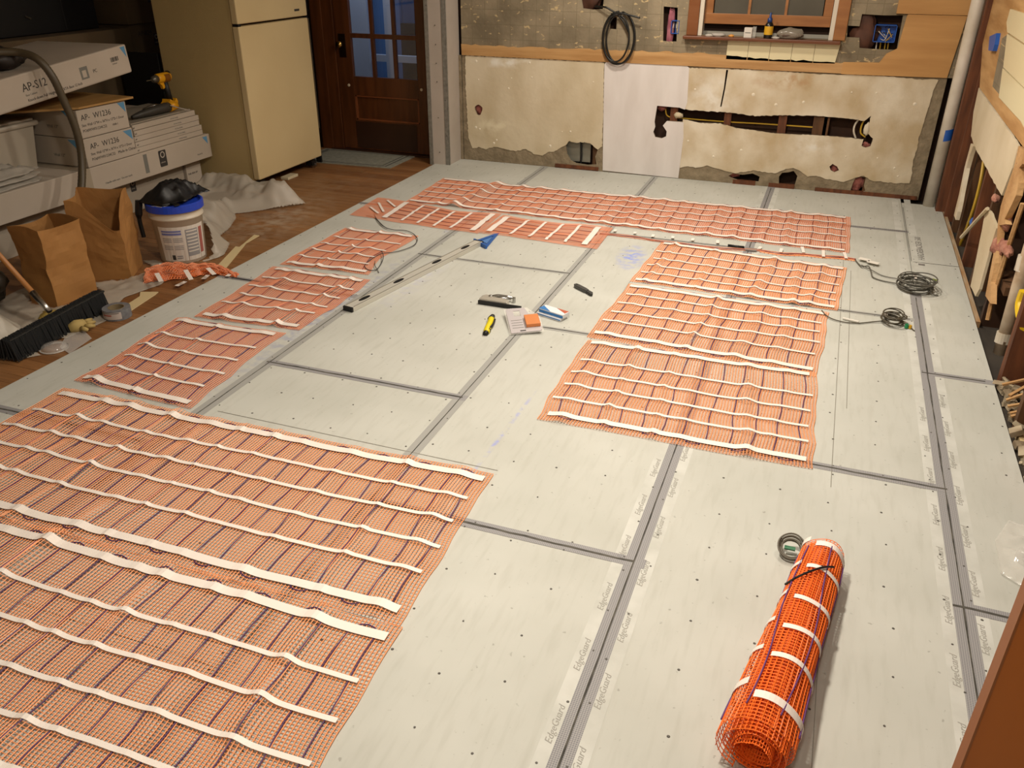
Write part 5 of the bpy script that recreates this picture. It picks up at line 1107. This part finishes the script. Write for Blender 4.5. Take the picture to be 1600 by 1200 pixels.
def patch(name, a0, a1, z0, z1, m, off=.0012):
    par = bpy.data.objects['bucket_label'] if name == 'label_print' else bu
    mb = MB(); mb.grid(lambda u, v: (lambda a, z: ((.1275+(z/.26)*.0145+off)*math.cos(a)+bk[0], (.1275+(z/.26)*.0145+off)*math.sin(a)+bk[1], z-.009))(math.radians(a0+(a1-a0)*u), z0+(z1-z0)*v), 10, 1); mb.build(name, m, par, solid=.0004)
M_lblue = mat('label_blue', '#6d74a8', .5); M_lgrey = mat('label_grey', '#8c8b8c', .5); M_lred = mat('label_red', '#9e5a52', .5); M_lwhite = mat('label_white', '#cfc8bd', .4)
patch('bucket_label', -100, 18, .02, .225, M_lwhite, .0006)
patch('label_print', -92, -45, .195, .205, M_lblue); patch('label_print', -92, -45, .178, .190, M_lblue)
for z in (.160, .150, .140, .115, .105, .095): patch('label_print', -92, -70, z-.004, z, M_lgrey); patch('label_print', -66, -44, z-.004, z, M_lgrey)
patch('label_print', -36, -4, .045, .205, M_lgrey); 
for z in (.07, .09, .11, .13, .15, .17, .19): patch('label_print', -34, -6, z, z+.007, M_lwhite, .0018)
patch('label_print', 0, 11, .05, .205, M_lred); patch('label_print', -76, -68, .03, .058, M_ink); patch('label_print', -64, -50, .048, .054, M_lgrey); patch('label_print', -64, -50, .036, .042, M_lgrey)
# black bag crumpled on the lid
M_blk = mat('black_film', '#0a0a0b', .45)
bbg = thing('black_bag', 'crumpled black bag lying on the lid of the white bucket', 'bag', (bk[0], bk[1], .34))
sheet('bag_film', [(-3.62, 3.62), (-3.42, 3.60), (-3.40, 3.70), (-3.36, 3.72), (-3.38, 3.80), (-3.40, 3.90), (-3.38, 3.96), (-3.44, 4.00), (-3.54, 3.92), (-3.64, 3.80)], .05, M_blk, bbg, step=.012, freq=7, seed=6, base=.346, dome=.055)
MB().prism([[(-3.42, 3.66), (-3.385, 3.68), (-3.345, 3.655), (-3.36, 3.63)]], .345, .352).build('bag_strap', M_blk, bbg); MB().tube(smooth_path([(-3.62, 3.64, .35), (-3.63, 3.625, .25), (-3.62, 3.62, .14)], 5), [.02]*5+[.012]*6, 8).build('bag_tail', M_blk, bbg)
tag(sheet('paper_scrap', [(-3.50, 3.60), (-3.43, 3.60), (-3.42, 3.65), (-3.48, 3.66)], .015, mat('paper_scrap', '#c9c5c0', .6), None, step=.008, freq=20, seed=9, base=.339), 'small crumpled white paper scrap on the bucket lid', 'paper')
# translucent sheeting on the floor
M_sheet = mat('milky_sheeting', '#cbc3b4', .4, alpha=.42, spec=.6)
def fs(label, outline, hgt, freq, seed, dome=0.0, name='plastic_sheet', m=None, cat='plastic sheet', step=.016, avoid=()):
    o_ = sheet(name, outline, hgt, m or M_sheet, None, step=step, freq=freq, seed=seed, base=-.006, dome=dome, avoid=avoid); tag(o_, label, cat); return o_
def gx(pts): return [tuple(G(x, y)[:2]) for x, y in pts]
fs('billowing milky plastic sheeting heaped between the bucket and the refrigerator', [(-4.35, 4.75), (-4.30, 5.05), (-3.95, 5.10), (-3.55, 5.06), (-3.42, 4.98), (-3.55, 4.80), (-3.75, 4.60), (-3.66, 4.50), (-3.58, 4.32), (-3.50, 4.12), (-3.35, 4.02), (-3.27, 3.86), (-3.30, 3.70), (-3.42, 3.58), (-3.6, 3.95), (-3.9, 4.2), (-4.25, 4.35)], .10, 2.2, 21, dome=.07, avoid=((-3.475, 3.755, .168),))
fs('flat milky plastic sheeting under the broom and the paper bags', [(-3.95, 3.0), (-3.9, 3.45), (-3.6, 3.65), (-3.36, 3.58), (-3.29, 3.34), (-3.34, 3.12), (-3.28, 2.98), (-3.20, 2.85), (-3.22, 2.62), (-3.15, 2.48), (-3.25, 2.36), (-3.5, 2.30), (-3.9, 2.5)], .014, 5, 23, dome=.002, avoid=((-3.655, 3.03, .17), (-3.665, 3.415, .18), (-3.19, 2.53, .09)))
fs('white plastic bag crumpled at the left edge beside the broom', [(-3.72, 2.33), (-3.52, 2.38), (-3.42, 2.50), (-3.44, 2.60), (-3.58, 2.66), (-3.74, 2.62), (-3.77, 2.5)], .05, 6, 25, dome=.10, m=mat('white_bag_film', '#b9b2a4', .45), name='plastic_bag', cat='bag', step=.016)
fs('yellow work glove half hidden under the broom handle', [(-3.60, 2.82), (-3.50, 2.88), (-3.40, 2.80), (-3.42, 2.70), (-3.52, 2.68)], .03, 14, 27, dome=.03, m=mat('yellow_leather', '#97803a', .8, var='#7d6a2f', vscale=9), name='work_glove', cat='glove', step=.012)
gl = thing('work_glove', 'yellow work glove lying flat in front of the broom head', 'glove', (-3.24, 2.74, 0)); Mg = mat('yellow_leather_pale', '#a9935a', .8)
p0 = G(118, 512, .012); MB().tube([G(108,514,.012), G(120,510,.016), G(132,506,.016)], [.022, .034, .026], 10).build('palm', Mg, gl, smooth=True)
for (a, b) in (((132,503),(143,499)), ((134,506),(148,503)), ((134,510),(148,509)), ((128,513),(138,516))): MB().tube([G(*a, .014), G((a[0]+b[0])/2, (a[1]+b[1])/2, .016), G(*b, .010)], [.012, .011, .008], 8).build('finger', Mg, gl, smooth=True)
# black sack behind the bag and the broom
bs = thing('rubbish_sack', 'black rubbish sack slumped at the far left behind the broom handle', 'bag', (-3.9, 2.85, 0)); lump('sack_body', (-3.90, 2.72, .13), (.14, .15, .14), mat('sack_black', '#1c1813', .35, var='#2a241c', vscale=6), bs, 71, 18)
mb = MB(); mb.grid(lambda u, v: (-3.92+.13*math.cos(6.283*u)*(1-.1*v), 2.74+.12*math.sin(6.283*u), .20+.14*v+.01*math.sin(25*u)), 24, 3); mb.build('paper_collar', M_kraft, bs, solid=.001)
tag(MB().box((-4.05, 2.30, -.009), (-3.80, 2.50, .09)).build('yellow_case', mat('yellow_case', '#8f7a1e', .5), None, bevel=.01), 'dark yellow case at the left edge under the white bag', 'case')
# broom
br = thing('push_broom', 'push broom with black bristles and a long wooden handle', 'broom', G(85, 500)); ba0 = G(12, 545, .05); ba1 = G(160, 465, .05); bd_ = (ba1-ba0).normalized(); bn = Vector((-bd_.y, bd_.x, 0)); Bm = frame3(ba0, bd_, bn); BL = (ba1-ba0).length
MB().box((0, -.026, .032), (BL, .016, .044), Bm).build('broom_block', mat('broom_block', '#15140f', .7), br, bevel=.008)
mb = MB(); rnd = random.Random(2)
for i in range(int(BL/.0075)):
    for j in range(8):
        x = i*.0075+rnd.uniform(-.003, .003)-.01; yy = -.034+j*.0097; sp_ = (j-3.5)*.0055
        p = Bm @ Vector((x, yy*.85, .052-abs(j-3.5)*.004+rnd.uniform(-.003, .003))); q = Bm @ Vector((x+rnd.uniform(-.006, .006), yy+sp_+rnd.uniform(-.004, .004), -.052)); q.z = max(q.z, -.006)
        mb.tube([p, q], [.0042, .0036], 4)
tag(mb.build('bristles', mat('black_bristle', '#121415', .8), br), kind='stuff')
h0 = G(78, 487, .10); h1_ = WX(0, 400, -3.62); hd = (h1_-h0).normalized(); 
MB().tube([h0+hd*.10, h0+hd*.95], .0125, 12).build('handle', mat('broom_wood', '#a8713a', .45), br, smooth=True); MB().tube([h0, h0+hd*.05, h0+hd*.13], [.013, .014, .0155], 12).build('ferrule', M_metal, br, smooth=True)
# tape roll
tr = thing('tape_roll', 'roll of grey mesh joint tape with white label standing flat on the wood floor', 'tape', G(176, 498)); tc_ = Vector((-3.19, 2.915, -.008)); Mt = Matrix.Translation(tc_)
MB().lathe([(.039, 0), (.066, 0), (.066, .05), (.039, .05), (.039, 0)], 36, Mt, cap=False).build('tape_wound', mat('tape_grey_roll', '#77787a', .5, var='#65666a', vscale=40), tr); MB().lathe([(.036, .0), (.039, .0), (.039, .051), (.036, .051), (.036, 0)], 30, Mt, cap=False).build('core', mat('core_board', '#7d6d50', .7), tr)
mb = MB(); mb.grid(lambda u, v: (tc_.x+.0668*math.cos(-2.2+1.7*u), tc_.y+.0668*math.sin(-2.2+1.7*u), .001+.036*v), 12, 1); mb.build('label', mat('tape_label', '#b9afa8', .5), tr, solid=.0005)
mb = MB(); mb.grid(lambda u, v: (tc_.x+.0674*math.cos(-1.9+.7*u), tc_.y+.0674*math.sin(-1.9+.7*u), .018+.008*v), 8, 1); mb.build('label_print', M_lred, tr, solid=.0005)
mb = MB(); mb.grid(lambda u, v: (tc_.x+.0674*math.cos(-2.15+1.5*u), tc_.y+.0674*math.sin(-2.15+1.5*u), .031+.003*v), 8, 1); mb.build('label_print', M_ink, tr, solid=.0005)
# clear clamshell lid and film on the wood
cl = thing('clamshell_packaging', 'clear round clamshell lid with a square flap lying on the wood floor', 'packaging', G(92, 540)); cq = G(84, 542, 0)
MB().lathe([(.058, 0), (.060, .004), (.050, .018), (.030, .022), (.0, .022)], 24, Matrix.Translation((cq.x, cq.y, -.008)), cap=False).build('dome', mat('clear_lid_plastic', '#dcd8d2', .12, alpha=.35, spec=.9), cl, smooth=True)
MB().lathe([(.056, .0), (.063, .0), (.063, .004), (.056, .004), (.056, 0)], 24, Matrix.Translation((cq.x, cq.y, -.008)), cap=False).build('rim', mat('lid_rim', '#c4bfb8', .3), cl)
MB().prism([[tuple(G(*p)[:2]) for p in ((93,541),(108,551),(143,527),(128,512),(100,528))]], -.006, -.004).build('flap', MATS['clear_lid_plastic'], cl)
# laminate offcuts
M_off = mat('cream_laminate', '#c9b78c', .5)
o1 = MB().prism([gx([(333,421),(368,384),(374,385),(397,366),(405,367),(384,379),(382,382),(350,421)])], -.008, -.003).build('laminate_offcut', M_off, None); tag(o1, 'long notched cream laminate offcut on the wood floor beyond the orange scrap', 'offcut', 'cream laminate offcuts')
o1 = MB().prism([gx([(192,486),(193,478),(218,462),(219,455),(247,455),(242,459),(198,488)])], -.008, -.003).build('laminate_offcut', M_off, None); tag(o1, 'shorter cream laminate offcut on the wood floor beside the tape roll', 'offcut', 'cream laminate offcuts')
# crumpled orange net scrap reaching on to the boards
scp = thing('net_scrap', 'crumpled orange heating mat scrap lying across the edge of the cement board', 'heating mat', (-3.3, 3.5, 0))
def scr(u, v):
    q0 = [(233,433), (262,428), (297,428), (325,424), (345,425), (370,432)]; k = u*5; i = np.clip(k.astype(int), 0, 4); f = k-i
    px = np.array([p[0] for p in q0]); py = np.array([p[1] for p in q0]); X = np.empty(u.shape+(3,))
    fp = np.array([[G(a, b).x, G(a, b).y] for a, b in q0]); x = fp[i, 0]*(1-f)+fp[i+1, 0]*f; y = fp[i, 1]*(1-f)+fp[i+1, 1]*f
    wd_ = np.interp(u, [0, .25, .5, .7, .85, 1], [.20, .20, .10, .11, .07, .05]); h = np.interp(u, [0, .25, .5, .75, 1], [.05, .06, .05, .035, .01])
    d = (fp[-1]-fp[0]); d /= np.linalg.norm(d); a = (v-.5)*2
    X[..., 0] = x-d[1]*wd_*a*.5+.008*np.sin(u*40+v*9); X[..., 1] = y+d[0]*wd_*a*.5+.008*np.sin(v*30+u*20); X[..., 2] = -.004+h*(1-a*a)+.010*np.abs(np.sin(u*26+v*5)); return X
for k in range(2):
    K = 26; N = 60; uu = np.linspace(0, 1, N)[None, :]+np.zeros((K, 1)); vv = np.linspace(0, 1, K)[:, None]+np.zeros((1, N)); A_ = scr(uu, vv); A_[..., 2] *= (1-.35*k)
    K = 60; N = 20; uu = np.linspace(0, 1, K)[:, None]+np.zeros((1, N)); vv = np.linspace(0, 1, N)[None, :]+np.zeros((K, 1)); B_ = scr(uu, vv); B_[..., 2] *= (1-.35*k)
    V, F = joinVF([threads(A_, .0016, .0014), threads(B_, .0019, .0014)]); V[:, 2] = np.maximum(V[:, 2], -.008); tag(npmesh('netting', V, F, M_netroll if k else M_net2, scp), kind='stuff')
for i, ((a, b), (c_, d_), z) in enumerate([(((245,428)), (252,441), .05), ((290,423), (299,438), .055), ((325,420), (335,430), .05), ((253,413), (249,419), .03), ((276,448), (290,441), .004), ((318,437), (325,431), .01), ((355,433), (363,427), .008)]):
    pa, pb_ = G(a, b, z), G(c_, d_, z*.8); dd = (pb_-pa).normalized(); MB().box((0, -.012, .004), ((pb_-pa).length, .012, .0055), frame3(pa, dd, (-dd.y, dd.x, 0))).build('tape_strip', M_wtape, scp)
MB().tube(smooth_path([G(362,433,.008), G(385,437,.004), G(410,441,.003)], 6), .003, 6).build('lead_wire', M_dcab, scp, smooth=True)

# ------------------------------------------------------------------ cable coil hanging on the back wall
hc = thing('hanging_cable_coil', 'loop of black cable hanging from a hole in the back wall left of the window', 'cable', WY(965, 60, 6.60))
cw = WY(965, 58, 6.60); pts = []
for k in range(3):
    rx = (.122, .110, .10)[k]; rzz = (.185, .178, .165)[k]; ox = (0, .02, -.012)[k]
    for a in range(24):
        th_ = 2*math.pi*a/24+1.6; pts.append((cw.x+ox+rx*math.cos(th_), 6.622-.012*k+.004*math.sin(th_*2), cw.z-.01+rzz*math.sin(th_)))
MB().tube(smooth_path(pts, 2), .0068, 8).build('cable_loop', mat('black_cable', '#141412', .4), hc, smooth=True)
MB().tube(smooth_path([WY(930,10,6.64), WY(945,11,6.60), WY(955,16,6.60), WY(965,23,6.61), WY(975,35,6.61), WY(982,50,6.615)], 6), .0068, 8).build('cable_lead', MATS['black_cable'], hc, smooth=True)
MB().tube(smooth_path([WY(955,22,6.60), WY(968,21,6.595), WY(985,24,6.59), WY(1000,28,6.59)], 6), .0068, 8).build('cable_end', MATS['black_cable'], hc, smooth=True)
# things on the sill
SZ = 1.056
def sx(px): return WY(px, 50, 6.62).x
b1 = thing('small_carton', 'small white box on the window sill left of the dark bottle', 'box', (sx(1187), 6.62, SZ)); box('box_body', (-.680, 6.60, SZ), (-.625, 6.65, SZ+.066), mat('small_white_box', '#ccc6bc', .5), b1, bevel=.002); box('clear_sleeve', (-.624, 6.61, SZ), (-.60, 6.65, SZ+.072), M_clear, b1); box('printed_label', (-.672, 6.5995, SZ+.03), (-.633, 6.6, SZ+.036), M_print, b1)
b2 = thing('bottle', 'dark bottle with yellow label and blue cap on the window sill', 'bottle', (-.52, 6.62, SZ)); Mq = Matrix.Translation((-.513, 6.615, SZ))
MB().lathe([(.028, 0), (.030, .004), (.030, .085), (.022, .10), (.013, .11)], 20, Mq).build('bottle_body', mat('dark_bottle', '#15120f', .3), b2, smooth=True); MB().lathe([(.0305, .025), (.0305, .08)], 20, Mq, cap=False).build('label', mat('bottle_label', '#c99a1e', .5), b2, solid=.0005)
MB().lathe([(.017, .105), (.017, .13), (.008, .135), (.007, .165), (.004, .168)], 14, Mq).build('cap', mat('cap_blue', '#1d3a73', .4), b2, smooth=True)
b3 = thing('plastic_bag', 'clear plastic bag with brown contents on the right of the window sill', 'bag', (-.4, 6.62, SZ)); lump('contents', (-.36, 6.625, SZ+.024), (.085, .03, .022), mat('brown_contents', '#57463a', .5), b3, 81, 10); lump('bag_film', (-.36, 6.625, SZ+.033), (.10, .034, .036), mat('bag_film_grey', '#a39a8a', .2, alpha=.5, spec=.8), b3, 82, 10)
lumps = [('orange_tube', 'small orange cap lying on the window sill', -.765, '#c98a3a', (.02, .012, .010)), ('metal_tool', 'crumpled foil packet on the left part of the window sill', -.86, '#a39d94', (.05, .015, .014)), ('paper_scrap', 'white folded paper at the left end of the window sill', -.925, '#c4bdb2', (.03, .015, .008)), ('paper_scrap', 'white paper scrap between the bottle and the plastic bag', -.455, '#b7b0a6', (.03, .012, .008))]
for i, (n_, lb, x, c, r) in enumerate(lumps): ob = lump(n_, (x, 6.60, SZ+r[2]*.8), r, mat('sill_item_%d' % i, c, .5), None, 90+i, 7); tag(ob, lb, 'clutter')
bpy.context.view_layer.update()
